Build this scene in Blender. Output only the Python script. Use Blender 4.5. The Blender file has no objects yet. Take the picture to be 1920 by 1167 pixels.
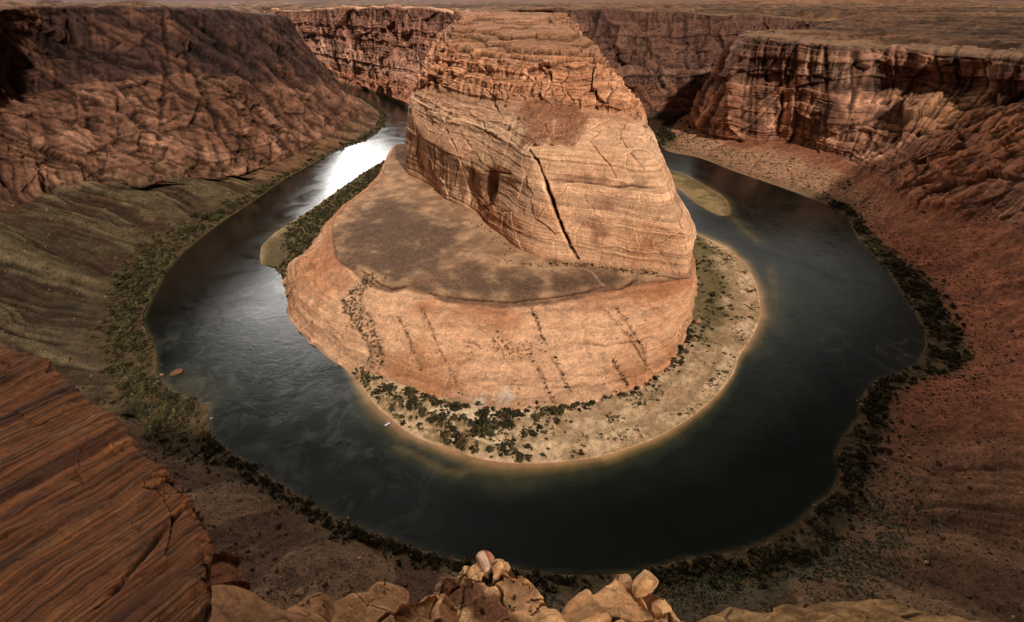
import bpy, math
import numpy as np
from concurrent.futures import ThreadPoolExecutor

Q = 0.92      # mesh density
rng = np.random.default_rng(7)
scene = bpy.context.scene
col = scene.collection

# ------------------------------------------------------------------ survey
# The canyon was surveyed from the overlook: the eye stands 310 m above the
# river (z = 0), looks north (+y) and 34.6 degrees down.  A sighting is a
# direction seen from there; together with a known height, a northing or a
# range it fixes a point of the terrain in metres.
EYE = 310.0
FOC = 853.0
PITCH = math.atan2(588.0, FOC)
CP, SP = math.cos(PITCH), math.sin(PITCH)
pool = ThreadPoolExecutor(4)


def sight(x, y):
    a, b = x - 960.0, 583.0 - y
    return np.array([a, FOC * CP + b * SP, -(FOC * SP - b * CP)], float)


def Z(x, y, z=0.0):
    d = sight(x, y)
    return np.array([0, 0, EYE]) + d * ((EYE - z) / -d[2])


def Y(x, y, n):
    d = sight(x, y)
    return np.array([0, 0, EYE]) + d * (n / d[1])


def D(x, y, r):
    d = sight(x, y)
    return np.array([0, 0, EYE]) + d * (r / np.linalg.norm(d))


def W(x, y, z):
    return np.array([x, y, z], float)


def seen(P):
    """direction seen from the overlook, in the survey's units (for mesh density and lookups)"""
    x, y, z = P[..., 0], P[..., 1], P[..., 2] - EYE
    dep = y * CP - z * SP
    up = y * SP + z * CP
    s = FOC / np.maximum(dep, 1e-3)
    return 960 + x * s, 583 - up * s, dep


# ------------------------------------------------------------------ noise
NL = 32
_g = rng.normal(size=(NL, NL, NL, 3)).astype(np.float32)
_g /= np.linalg.norm(_g, axis=-1, keepdims=True)
GR = _g.reshape(-1, 3)
_ROT = []
for _k in range(12):
    q, _ = np.linalg.qr(rng.normal(size=(3, 3)))
    _ROT.append((q.astype(np.float32), rng.uniform(0, 32, 3).astype(np.float32)))


def chunked(fn, P):
    n = len(P)
    m = 60000
    parts = [slice(i, min(i + m, n)) for i in range(0, n, m)]
    out = list(pool.map(lambda s: fn(P[s]), parts))
    if isinstance(out[0], tuple):
        return tuple(np.concatenate([o[k] for o in out]) for k in range(len(out[0])))
    return np.concatenate(out)


def _perlin(p):
    i = np.floor(p)
    f = p - i
    i = i.astype(np.int32) & (NL - 1)
    u = f * f * f * (f * (f * 6 - 15) + 10)
    j = (i + 1) & (NL - 1)
    res = 0
    for dx in (0, 1):
        ix = (j if dx else i)[:, 0] * (NL * NL)
        wx = u[:, 0] if dx else 1 - u[:, 0]
        for dy in (0, 1):
            iy = (j if dy else i)[:, 1] * NL
            wy = u[:, 1] if dy else 1 - u[:, 1]
            for dz in (0, 1):
                iz = (j if dz else i)[:, 2]
                wz = u[:, 2] if dz else 1 - u[:, 2]
                g = GR[ix + iy + iz]
                res = res + wx * wy * wz * (g[:, 0] * (f[:, 0] - dx) + g[:, 1] * (f[:, 1] - dy) + g[:, 2] * (f[:, 2] - dz))
    return res * 1.6


def fbm(P, size, octv=4, seed=0, gain=0.5, ridged=False):
    """fractal noise about -1..1; size = metres of the largest feature (a scalar or one per axis)"""
    size = np.asarray(size, np.float32)

    def f(p):
        p = (p / size).astype(np.float32)
        a, tot, res, fr = 1.0, 0.0, 0, 1.0
        for o in range(octv):
            R, off = _ROT[(o * 5 + seed) % 12]
            n = _perlin((p * fr) @ R + off + seed * 3.17)
            if ridged:
                n = 1 - 2 * np.abs(n)
            res = res + a * n
            tot += a
            a *= gain
            fr *= 2.03
        return (res / tot).astype(np.float32)
    return chunked(f, P)


_J = rng.random((4096, 3)).astype(np.float32)
_K = (rng.random((4096, 3)) - 0.5).astype(np.float32) * 2


def facets(P, size, seed=0, warp=0.35):
    """broken rock: every block has its own step and its own tilted face"""
    size = np.asarray(size, np.float32) * np.ones(3, np.float32)
    m = float(size.min())
    P = P + np.stack([fbm(P, m * 1.3, 3, seed + j) for j in (1, 2, 3)], 1) * m * warp

    def f(p):
        p = (p / size).astype(np.float32) + seed * 5.7
        i = np.floor(p).astype(np.int32)
        f1 = np.full(len(p), 9, np.float32)
        f2 = np.full(len(p), 9, np.float32)
        val = np.zeros(len(p), np.float32)
        for dx in (-1, 0, 1):
            for dy in (-1, 0, 1):
                for dz in (-1, 0, 1):
                    c = i + np.array([dx, dy, dz], np.int32)
                    h = (c[:, 0] * 374761 + c[:, 1] * 668265 + c[:, 2] * 2147483 + seed * 977)
                    h = (h ^ (h >> 7)) * 73
                    h = h & 4095
                    r = p - (c + _J[h])
                    d = (r ** 2).sum(1)
                    nearer = d < f1
                    f2 = np.where(nearer, f1, np.minimum(f2, d))
                    val = np.where(nearer, (_J[h, 1] - 0.5) + (r * _K[h]).sum(1) * 0.9, val)
                    f1 = np.where(nearer, d, f1)
        return val, np.sqrt(f2) - np.sqrt(f1)
    return chunked(f, P)


def worley(P, size, seed=0):
    """cellular noise: F1, F2 and a random value of the nearest cell"""
    size = np.asarray(size, np.float32)

    def f(p):
        p = (p / size).astype(np.float32) + seed * 7.3
        i = np.floor(p).astype(np.int32)
        f1 = np.full(len(p), 9, np.float32)
        f2 = np.full(len(p), 9, np.float32)
        cid = np.zeros(len(p), np.float32)
        for dx in (-1, 0, 1):
            for dy in (-1, 0, 1):
                for dz in (-1, 0, 1):
                    c = i + np.array([dx, dy, dz], np.int32)
                    h = (c[:, 0] * 374761 + c[:, 1] * 668265 + c[:, 2] * 2147483 + seed * 977)
                    h = (h ^ (h >> 7)) * 73
                    h = h & 4095
                    q = c + _J[h]
                    d = ((p - q) ** 2).sum(1)
                    nearer = d < f1
                    f2 = np.where(nearer, f1, np.minimum(f2, d))
                    cid = np.where(nearer, _J[h, 0], cid)
                    f1 = np.where(nearer, d, f1)
        return np.sqrt(f1), np.sqrt(f2), cid
    return chunked(f, P)


_T = rng.random(4096).astype(np.float32)


def layers(s, thick, seed=0, edge=0.25):
    """a value 0..1 per rock layer, with a narrow change between layers"""
    s = s / thick + seed * 31.7
    i = np.floor(s).astype(np.int64)
    f = s - i
    t = np.clip((f - (1 - edge)) / edge, 0, 1)
    t = t * t * (3 - 2 * t)
    return _T[i & 4095] * (1 - t) + _T[(i + 1) & 4095] * t


def sm(a, b, x):
    t = np.clip((x - a) / (b - a), 0, 1)
    return t * t * (3 - 2 * t)


def lin(r, g, b, k=1.0):
    c = np.array([r, g, b], float) / 255
    c = np.where(c <= 0.04045, c / 12.92, ((c + 0.055) / 1.055) ** 2.4)
    return (c * k).astype(np.float32)


def mix(a, b, t):
    t = np.asarray(t, np.float32)
    if t.ndim == 1:
        t = t[:, None]
    return a * (1 - t) + b * t


def seg_dist(P, poly, closed=False, dims=2):
    """distance of points to a polyline (in plan, or in space with dims=3)"""
    A = np.asarray(poly, np.float32)[:, :dims]
    B = np.roll(A, -1, 0) if closed else A[1:]
    A = A if closed else A[:-1]

    def f(p):
        p = p[:, :dims]
        best = np.full(len(p), 1e9, np.float32)
        for a, b in zip(A, B):
            ab = b - a
            t = np.clip(((p - a) @ ab) / max(float(ab @ ab), 1e-6), 0, 1)
            best = np.minimum(best, ((p - a - t[:, None] * ab) ** 2).sum(1))
        return np.sqrt(best)
    return chunked(f, P.astype(np.float32))


def inside(P, poly):
    A = np.asarray(poly, float)[:, :2]
    B = np.roll(A, -1, 0)

    def f(p):
        r = np.zeros(len(p), bool)
        for (x1, y1), (x2, y2) in zip(A, B):
            if y1 == y2:
                continue
            c = (y1 > p[:, 1]) != (y2 > p[:, 1])
            r ^= c & (p[:, 0] < (x2 - x1) * (p[:, 1] - y1) / (y2 - y1) + x1)
        return r
    return chunked(f, P)


# ------------------------------------------------------------------ lofts
def catmull(ctrl, u):
    C = len(ctrl)
    i = np.clip(np.floor(u).astype(int), 0, C - 2)
    t = (u - i)[:, None, None]
    g = lambda k: ctrl[np.clip(k, 0, C - 1)]
    p0, p1, p2, p3 = g(i - 1), g(i), g(i + 1), g(i + 2)
    m1, m2 = 0.42 * (p2 - p0), 0.42 * (p3 - p1)
    t2, t3 = t * t, t ** 3
    return (2 * t3 - 3 * t2 + 1) * p1 + (t3 - 2 * t2 + t) * m1 + (-2 * t3 + 3 * t2) * p2 + (t3 - t2) * m2


def spread(length, n, base=0.02):
    c = np.concatenate([[0], np.cumsum(length + base * length.mean())])
    return np.interp(np.linspace(0, c[-1], n), c, np.linspace(0, 1, len(c)))


class Loft:
    """a surface stretched over rows of surveyed points: columns along it, rows up it"""

    def __init__(self, cols, nu, nv, smooth=2.0, urange=None):
        ctrl = np.array(cols, float)
        C, K = ctrl.shape[:2]
        nu, nv = int(nu * Q), int(nv * Q)
        uu = np.linspace(0, C - 1, C * 24)
        Rr = catmull(ctrl, uu)
        vv = np.linspace(0, K - 1, K * 24)
        i = np.clip(vv.astype(int), 0, K - 2)
        t = (vv - i)[None, :, None]
        G = Rr[:, i] * (1 - t) + Rr[:, i + 1] * t
        sx, sy, dep = seen(G)
        ok = (dep > 2) & (sx > -150) & (sx < 2070) & (sy > -120) & (sy < 1290)

        def lens(ax):
            dx, dy = np.diff(sx, axis=ax), np.diff(sy, axis=ax)
            o = (ok[1:] & ok[:-1]) if ax == 0 else (ok[:, 1:] & ok[:, :-1])
            L = np.where(o, np.hypot(dx, dy), 0)
            L = np.quantile(L, 0.9, axis=1 - ax)
            d3 = np.linalg.norm(np.diff(G, axis=ax), axis=2).mean(axis=1 - ax)
            return L + 0.004 * d3 + 0.03 * L.mean()
        u = spread(lens(0), nu, 0) * (C - 1)
        v = spread(lens(1), nv, 0) * (K - 1)
        Rr = catmull(ctrl, u)
        i = np.clip(v.astype(int), 0, K - 2)
        t = (v - i)[None, :, None]
        P = Rr[:, i] * (1 - t) + Rr[:, i + 1] * t
        if smooth > 0:
            r = max(1, int(3 * smooth))
            k = np.exp(-0.5 * (np.arange(-r, r + 1) / smooth) ** 2)
            k /= k.sum()
            E = np.concatenate([np.repeat(P[:, :1], r, 1), P, np.repeat(P[:, -1:], r, 1)], 1)
            S = sum(w * E[:, a:a + nv] for a, w in enumerate(k))
            S[:, 0], S[:, -1] = P[:, 0], P[:, -1]
            P = S
        self.nu, self.nv, self.u, self.v, self.K, self.C = nu, nv, u, v, K, C
        self.P0 = P.copy()
        self.P = P.reshape(-1, 3)
        self.U = np.repeat(u, nv).astype(np.float32)
        self.V = np.tile(v, nu).astype(np.float32)
        s = np.linalg.norm(np.diff(P, axis=0), axis=2).mean(1)
        self.S = np.repeat(np.concatenate([[0], np.cumsum(s)]), nv).astype(np.float32)   # metres along
        self.N = self.normals()

    def normals(self):
        P = self.P.reshape(self.nu, self.nv, 3)
        a = np.gradient(P, axis=0)
        b = np.gradient(P, axis=1)
        n = np.cross(a, b)
        n /= np.linalg.norm(n, axis=2, keepdims=True) + 1e-9
        return n.reshape(-1, 3)

    def row(self, w):
        return np.interp(self.V, np.arange(self.K), w).astype(np.float32)

    def column(self, w):
        return np.interp(self.U, np.arange(self.C), w).astype(np.float32)

    def push(self, d, flip=1.0):
        self.P = self.P + self.N * (d * flip)[:, None]

    def hollow(self, r):
        """how far the surface lies below (-) or above (+) its surroundings, r grid steps about"""
        h = ((self.P - self.P0.reshape(-1, 3)) * self.N).sum(1).reshape(self.nu, self.nv)
        b = h
        for ax in (0, 1):
            for _ in range(2):
                e = np.concatenate([np.repeat(b.take([0], ax), r, ax), b, np.repeat(b.take([-1], ax), r + 1, ax)], ax)
                cs = np.cumsum(e, axis=ax)
                m = b.shape[ax]
                b = (cs.take(range(2 * r + 1 - 1, 2 * r + m), ax) - np.concatenate([np.zeros_like(cs.take([0], ax)), cs.take(range(0, m - 1), ax)], ax)) / (2 * r + 1)
        return (h - b).ravel().astype(np.float32)

    def find(self, x, y):
        """the surface point met first in a sighted direction"""
        if not hasattr(self, '_s') or self._s[3] is not self.P:
            self._s = (*seen(self.P), self.P)
        sx, sy, dep, _ = self._s
        d = np.hypot(sx - x, sy - y)
        c = np.where(d < d.min() + 4)[0]
        return self.P[c[np.argmin(dep[c])]]

    def path(self, pts):
        return np.array([self.find(*p) for p in pts])

    def faces(self, u0=0, u1=None, flip=False):
        u1 = self.nu if u1 is None else u1
        nv = self.nv
        a = (np.arange(u0, u1 - 1)[:, None] * nv + np.arange(nv - 1)[None]).ravel()
        f = np.stack([a, a + nv, a + nv + 1, a + 1], 1)
        return f[:, ::-1] if flip else f


def mesh_object(name, P, F, color=None, mat=None, extra=None, smooth=True):
    F = np.asarray(F)
    n = F.shape[1]
    me = bpy.data.meshes.new(name)
    me.vertices.add(len(P))
    me.vertices.foreach_set('co', np.asarray(P, np.float32).ravel())
    me.loops.add(F.size)
    me.loops.foreach_set('vertex_index', F.ravel().astype(np.int32))
    me.polygons.add(len(F))
    me.polygons.foreach_set('loop_start', np.arange(0, F.size, n, dtype=np.int32))
    if smooth:
        me.polygons.foreach_set('use_smooth', np.ones(len(F), bool))
    if color is not None:
        a = me.color_attributes.new('Col', 'FLOAT_COLOR', 'POINT')
        a.data.foreach_set('color', np.concatenate([np.clip(color, 0, 1), np.ones((len(P), 1))], 1).astype(np.float32).ravel())
    for k, val in (extra or {}).items():
        a = me.attributes.new(k, 'FLOAT', 'POINT')
        a.data.foreach_set('value', val.astype(np.float32))
    me.update(calc_edges=True)
    me.validate()
    o = bpy.data.objects.new(name, me)
    col.objects.link(o)
    if mat:
        me.materials.append(mat)
    return o


def used(P, F):
    idx = np.unique(F)
    m = np.full(len(P), -1, np.int64)
    m[idx] = np.arange(len(idx))
    return idx, m[F]


def structure(o):
    o['kind'] = 'structure'
    return o


def tag(o, label, cat, group=None, kind=None):
    o['label'] = label
    o['category'] = cat
    if group:
        o['group'] = group
    if kind:
        o['kind'] = kind
    return o


# ------------------------------------------------------------------ materials
def new_mat(name):
    m = bpy.data.materials.new(name)
    m.use_nodes = True
    nt = m.node_tree
    nt.nodes.clear()
    return m, nt


def N(nt, kind, **kw):
    n = nt.nodes.new(kind)
    for k, v in kw.items():
        if k == 'ins':
            for a, b in v.items():
                n.inputs[a].default_value = b
        else:
            setattr(n, k, v)
    return n


def rock_material(name, size=1.0, bump=1.0, rough=0.92, mottling=0.38, stretch=(1, 1, 1), veins=0.0):
    """vertex colour broken up by fine 3D noise, with a matching bump"""
    m, nt = new_mat(name)
    L = nt.links.new
    out = N(nt, 'ShaderNodeOutputMaterial')
    bs = N(nt, 'ShaderNodeBsdfPrincipled', ins={'Roughness': rough, 'Specular IOR Level': 0.15})
    att = N(nt, 'ShaderNodeVertexColor', layer_name='Col')
    geo = N(nt, 'ShaderNodeNewGeometry')
    mp = N(nt, 'ShaderNodeMapping')
    mp.inputs['Scale'].default_value = stretch
    L(geo.outputs['Position'], mp.inputs['Vector'])
    n1 = N(nt, 'ShaderNodeTexNoise', ins={'Scale': 0.9 / size, 'Detail': 8.0, 'Roughness': 0.72})
    n2 = N(nt, 'ShaderNodeTexNoise', ins={'Scale': 0.14 / size, 'Detail': 6.0, 'Roughness': 0.6, 'Distortion': 0.6})
    L(mp.outputs[0], n1.inputs['Vector'])
    L(mp.outputs[0], n2.inputs['Vector'])
    r1 = N(nt, 'ShaderNodeMapRange', ins={'From Min': 0.3, 'From Max': 0.7, 'To Min': 1 - mottling, 'To Max': 1 + mottling})
    L(n1.outputs['Fac'], r1.inputs['Value'])
    r2 = N(nt, 'ShaderNodeMapRange', ins={'From Min': 0.3, 'From Max': 0.7, 'To Min': 1 - mottling * 0.6, 'To Max': 1 + mottling * 0.6})
    L(n2.outputs['Fac'], r2.inputs['Value'])
    mu = N(nt, 'ShaderNodeMath', operation='MULTIPLY')
    L(r1.outputs[0], mu.inputs[0])
    L(r2.outputs[0], mu.inputs[1])
    vm = N(nt, 'ShaderNodeVectorMath', operation='SCALE')
    L(att.outputs['Color'], vm.inputs[0])
    L(mu.outputs[0], vm.inputs['Scale'])
    L(vm.outputs[0], bs.inputs['Base Color'])
    bp = N(nt, 'ShaderNodeBump', ins={'Strength': 0.85 * bump, 'Distance': 1.8 * size})
    L(n1.outputs['Fac'], bp.inputs['Height'])
    L(bp.outputs[0], bs.inputs['Normal'])
    L(bs.outputs[0], out.inputs[0])
    return m


MAT_ROCK = rock_material('sandstone', 1.6, 1.0)
MAT_SOIL = rock_material('talus_soil', 1.1, 0.9, mottling=0.48)
MAT_FAR = rock_material('plateau_scrub', 6.0, 0.8, mottling=0.35)
MAT_LEAF = rock_material('brush_leaves', 0.5, 0.0, mottling=0.35, rough=0.8)
# ------------------------------------------------------------------ palettes
SAND = lin(232, 196, 158)
PALE = lin(226, 174, 134)
ORANGE = lin(196, 136, 96)
RUST = lin(150, 84, 52)
TALUS = lin(128, 74, 50)
VARN = lin(62, 44, 38)
DESERT = lin(150, 122, 98)
OLIVE = lin(112, 104, 66)
BRUSHC = lin(58, 50, 32)
SAGE = lin(104, 104, 80)


def sandstone_relief(P, w_wall, big=9.0, seed=0, lay=1.0, crack=1.0, tilt=0.0):
    """relief of jointed, layered sandstone in metres, plus masks used for its colour"""
    warp = fbm(P, 110, 3, seed)
    big_n = fbm(P, (95, 95, 160), 3, seed + 1)
    s = P[:, 2] + warp * 14 + tilt * P[:, 0]
    l1 = layers(s, 13, seed, 0.18)
    l2 = layers(s + fbm(P, 40, 2, seed + 2) * 2.5, 3.4, seed + 1, 0.3)
    wp = P + np.stack([fbm(P, 45, 2, seed + 3), fbm(P, 45, 2, seed + 4), fbm(P, 45, 2, seed + 5)], 1) * 14
    gate = sm(-0.15, 0.3, fbm(P, 60, 3, seed + 8))
    fa, ja = facets(P, (40, 40, 62), seed, 0.4)
    fb, jb = facets(P, (13, 13, 15), seed + 1, 0.4)
    joint = (1 - sm(0.0, 0.04, ja)) * gate
    joint2 = (1 - sm(0.0, 0.05, jb)) * sm(0.0, 0.4, fbm(P, 30, 2, seed + 9))
    rid = fbm(P, (26, 26, 40), 4, seed + 6, ridged=True)
    fine = fbm(P, 7, 5, seed + 7, gain=0.62)
    d = w_wall * (big * big_n + lay * (4.2 * (l1 - 0.5) + 1.3 * (l2 - 0.5)) + crack * (6.5 * fa - 2.2 * joint + 2.0 * fb - 0.9 * joint2) + 1.5 * rid) + 0.55 * fine * (0.4 + 0.6 * w_wall)
    return d, dict(l1=l1, l2=l2, joint=joint, joint2=joint2, warp=warp, big=big_n, rid=rid, fine=fine, s=s)


def carve(loft, pts, depth, width, P0=None):
    """a weathered joint: it wanders, opens and closes, and runs out at its ends"""
    P = P0 if P0 is not None else loft.P
    path = loft.path(pts)
    lo, hi = path.min(0) - 6 * width - 8, path.max(0) + 6 * width + 8
    near = np.where(((P > lo) & (P < hi)).all(1))[0]
    d = np.full(len(P), 99, np.float32)
    out = np.zeros(len(P), np.float32)
    if len(near) == 0:
        return out, d
    p = P[near]
    wob = p + np.stack([fbm(p, 16, 3, 2), fbm(p, 16, 3, 3), fbm(p, 16, 3, 4)], 1) * min(3.5, 0.9 * width + 0.8)
    dn = seg_dist(wob, path, dims=3)
    d[near] = dn
    open_ = np.clip(0.85 + 0.9 * fbm(p, 24, 2, 7), 0.25, 1.5)
    ends = np.minimum(np.linalg.norm(p - path[0], axis=1), np.linalg.norm(p - path[-1], axis=1))
    L_ = np.linalg.norm(np.diff(path, axis=0), axis=1).sum()
    tap = 0.35 + 0.65 * sm(0, 0.22 * L_, ends)
    out[near] = -depth * tap * open_ * np.exp(-(dn / (width * open_)) ** 2)
    return out, d


def cavity_shade(c, loft, k=1.0):
    """cavity shading and dirt painted into the colour: hollows darker, ribs lighter"""
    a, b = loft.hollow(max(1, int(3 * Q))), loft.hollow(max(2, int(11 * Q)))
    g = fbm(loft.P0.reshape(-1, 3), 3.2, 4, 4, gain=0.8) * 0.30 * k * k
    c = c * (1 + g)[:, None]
    f = 1 + k * (0.42 * np.clip(a / 0.9, -1, 0.7) + 0.26 * np.clip(b / 2.6, -1, 0.7))  # occlusion of hollows and light on ribs put into the colour
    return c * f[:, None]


# ------------------------------------------------------------------ the butte's tower
tower_cols = [
    # buried foot, foot, mid wall, brow, upper foot, upper top, cap, spine
    [W(-285, 1500, -5), W(-280, 1500, 5), W(-255, 1490, 90), W(-230, 1480, 150), W(-215, 1480, 185), W(-190, 1480, 235), W(-150, 1500, 266), W(-170, 1760, 270)],
    [W(-262, 1150, 5), W(-255, 1150, 20), W(-235, 1140, 90), W(-215, 1130, 140), W(-190, 1130, 180), W(-160, 1130, 232), W(-120, 1150, 266), W(-160, 1760, 272)],
    [W(-212, 930, 20), W(-208, 925, 38), Y(764, 250, 915), Y(767, 200, 905), Y(779, 170, 910), Y(805, 132, 925), Y(848, 52, 1010), W(-140, 1760, 273)],
    [W(-190, 843, 30), Z(761, 321, 44), Y(764, 262, 855), Y(772, 205, 850), Y(784, 168, 885), Y(815, 110, 905), Y(858, 46, 1010), W(-115, 1760, 274)],
    [W(-142, 790, 30), Z(800, 342, 44), Y(791, 295, 800), Y(785, 246, 805), Y(806, 166, 835), Y(834, 92, 862), Y(880, 52, 1000), W(-85, 1760, 274)],
    [W(-95, 705, 30), Z(840, 376, 44), Y(836, 330, 704), Y(832, 279, 712), Y(850, 172, 768), Y(868, 98, 798), Y(900, 57, 950), W(-55, 1760, 275)],
    [W(-55, 662, 30), Z(885, 402, 44), Y(889, 362, 656), Y(893, 318, 650), Y(905, 182, 712), Y(915, 106, 745), Y(930, 60, 900), W(-25, 1760, 275)],
    [W(0, 562, 30), Z(955, 454, 44), Y(951, 395, 562), Y(949, 312, 588), Y(950, 190, 676), Y(955, 111, 712), Y(962, 62, 850), W(0, 1760, 275)],
    [W(35, 517, 30), Z(1012, 482, 44), Y(1004, 395, 525), Y(994, 284, 557), Y(1005, 194, 650), Y(1005, 113, 690), Y(1000, 62, 830), W(20, 1760, 275)],
    [W(80, 503, 30), Z(1080, 491, 44), Y(1083, 400, 508), Y(1078, 288, 545), Y(1066, 203, 640), Y(1058, 113, 680), Y(1035, 62, 830), W(40, 1760, 275)],
    [W(126, 491, 30), Z(1160, 501, 44), Y(1157, 405, 495), Y(1150, 291, 538), Y(1130, 212, 630), Y(1100, 114, 680), Y(1066, 66, 810), W(60, 1760, 275)],
    [W(175, 480, 30), Z(1235, 509, 44), Y(1232, 415, 480), Y(1220, 299, 530), Y(1180, 218, 615), Y(1124, 117, 685), Y(1092, 72, 790), W(78, 1760, 275)],
    [W(196, 478, 30), Z(1286, 514, 44), Y(1290, 440, 472), Y(1246, 312, 548), Y(1202, 224, 627), Y(1140, 126, 705), Y(1110, 76, 800), W(92, 1760, 275)],
    [W(215, 530, 30), W(226, 525, 40), Y(1298, 425, 515), Y(1252, 322, 600), Y(1208, 230, 685), Y(1153, 143, 775), Y(1112, 76, 850), W(104, 1760, 274)],
    [W(228, 640, 20), W(238, 640, 40), W(228, 660, 78), W(204, 700, 125), Y(1205, 224, 740), Y(1158, 150, 830), Y(1085, 65, 900), W(116, 1760, 274)],
    [W(228, 800, 10), W(238, 800, 30), W(226, 810, 78), W(204, 830, 125), W(186, 850, 168), W(158, 900, 214), Y(1050, 53, 1000), W(128, 1760, 273)],
    [W(240, 1150, 5), W(250, 1150, 20), W(230, 1150, 90), W(205, 1150, 130), W(185, 1150, 170), W(150, 1150, 220), Y(1031, 33, 1180), W(145, 1760, 272)],
    [W(300, 1560, -5), W(290, 1560, 5), W(270, 1560, 90), W(245, 1560, 130), W(225, 1560, 185), W(200, 1560, 235), W(160, 1560, 268), W(165, 1760, 271)],
]
T = Loft(tower_cols, 1250, 800, smooth=4.0)
P0 = T.P.copy()
wall = T.row([0.8, 0.8, 1.0, 0.7, 0.75, 0.9, 0.35, 0.25])
tier1 = T.row([1, 1, 1, 0.55, 0, 0, 0, 0])            # the smooth lower wall
slope1 = np.clip(1 - np.abs(T.V - 3.55) / 0.6, 0, 1)     # the pale shelf above the brow
tier2 = sm(3.9, 4.15, T.V) * (1 - sm(5.0, 5.6, T.V))      # the broken upper wall
front = np.exp(-((P0[:, 0] - 110) / 120) ** 2) * sm(900, 620, P0[:, 1])
d, mk = sandstone_relief(P0, wall * (0.30 + 0.70 * np.maximum(tier2, sm(5.3, 5.8, T.V) * 0.7)), big=7, seed=0, lay=1.15, crack=0.9)
d -= tier1 * 0.0
# broken blocks of the upper wall: joints and alcoves
g1, gj = facets(P0, (30, 30, 34), 5, 0.45)
h1, hj = facets(P0, (12, 12, 11), 6, 0.4)
blocks = 7.0 * g1 - 2.4 * (1 - sm(0, 0.05, gj)) * sm(-0.1, 0.3, fbm(P0, 40, 2, 7)) + 1.5 * h1 - 0.5 * (1 - sm(0, 0.06, hj)) + 4.5 * (layers(P0[:, 2] + 6 * fbm(P0, 60, 3, 3), 8.5, 6, 0.2) - 0.5)
right_half = sm(10, 75, P0[:, 0] + 25 * fbm(P0, 60, 2, 4))
right_half = np.maximum(right_half, 0.8 * sm(-60, -110, P0[:, 0]))
d += (tier2 + 0.25 * slope1 * (1 - tier2)) * (0.22 + 0.85 * right_half) * blocks
d += tier2 * (6.0 * fbm(P0, (55, 55, 110), 3, 3) - (1 - right_half) * 3.5 * sm(0.5, 0.9, fbm(P0, (38, 38, 150), 3, 8, ridged=True)))
sidew = sm(130, 175, np.abs(P0[:, 0] - 20)) * sm(3.2, 3.8, T.V)
d += (tier2 + 0.6 * sidew) * 5.0 * (layers(P0[:, 2] + 6 * fbm(P0, 60, 2, 6), 11, 5, 0.15) - 0.5)
# cap: thin ledges
cap = sm(5.0, 5.3, T.V)
d += cap * 3.0 * (layers(P0[:, 2] + 5 * fbm(P0, 70, 3, 2), 3.6, 3, 0.12) - 0.5) + sm(4.6, 5.1, T.V) * 2.2 * (layers(P0[:, 2] + 3 * fbm(P0, 60, 3, 7), 1.9, 7, 0.2) - 0.5) + cap * 2.2 * fbm(P0, (40, 16, 12), 4, 6, ridged=True)
# relief of the big smooth wall
d += tier1 * (1 - slope1) * 4.5 * fbm(P0, (70, 70, 50), 3, 8) + slope1 * (1 - tier2) * (3.0 * fbm(P0, (36, 36, 12), 4, 5, ridged=True) + 1.6 * (layers(P0[:, 2] + 7 * fbm(P0, 50, 3, 6), 5, 2, 0.2) - 0.5))
bz = P0[:, 2] + 6 * fbm(P0, 80, 4, 7) + 0.04 * P0[:, 0]
b26, b11 = layers(bz, 3.4, 11, 0.3), layers(bz + 1.5 * fbm(P0, 18, 3, 2), 1.25, 12, 0.35)
low_ = sm(1.0, 1.2, T.V) * (1 - tier2) * (1 - cap)
d += low_ * (1.1 * (b26 - 0.5) + 0.45 * (b11 - 0.5))
T.push(d)
# thin-bedded cap: treads and risers
def terrace(z, step, a=0.7):
    k = np.floor(z / step)
    f = z / step - k
    return (k + sm(a, 1.0, f)) * step - z, sm(a - 0.1, a + 0.05, f)


capw = sm(4.85, 5.15, T.V)
tz = T.P[:, 2] + 9 * fbm(P0, (95, 60, 70), 4, 3) + 2.0 * fbm(P0, (14, 9, 14), 3, 5)
dz, riser = terrace(tz, 8.5, 0.62)
dz2, riser2 = terrace(tz + 2, 2.9)
T.P[:, 2] += capw * (0.9 * dz + 0.4 * dz2)
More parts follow.
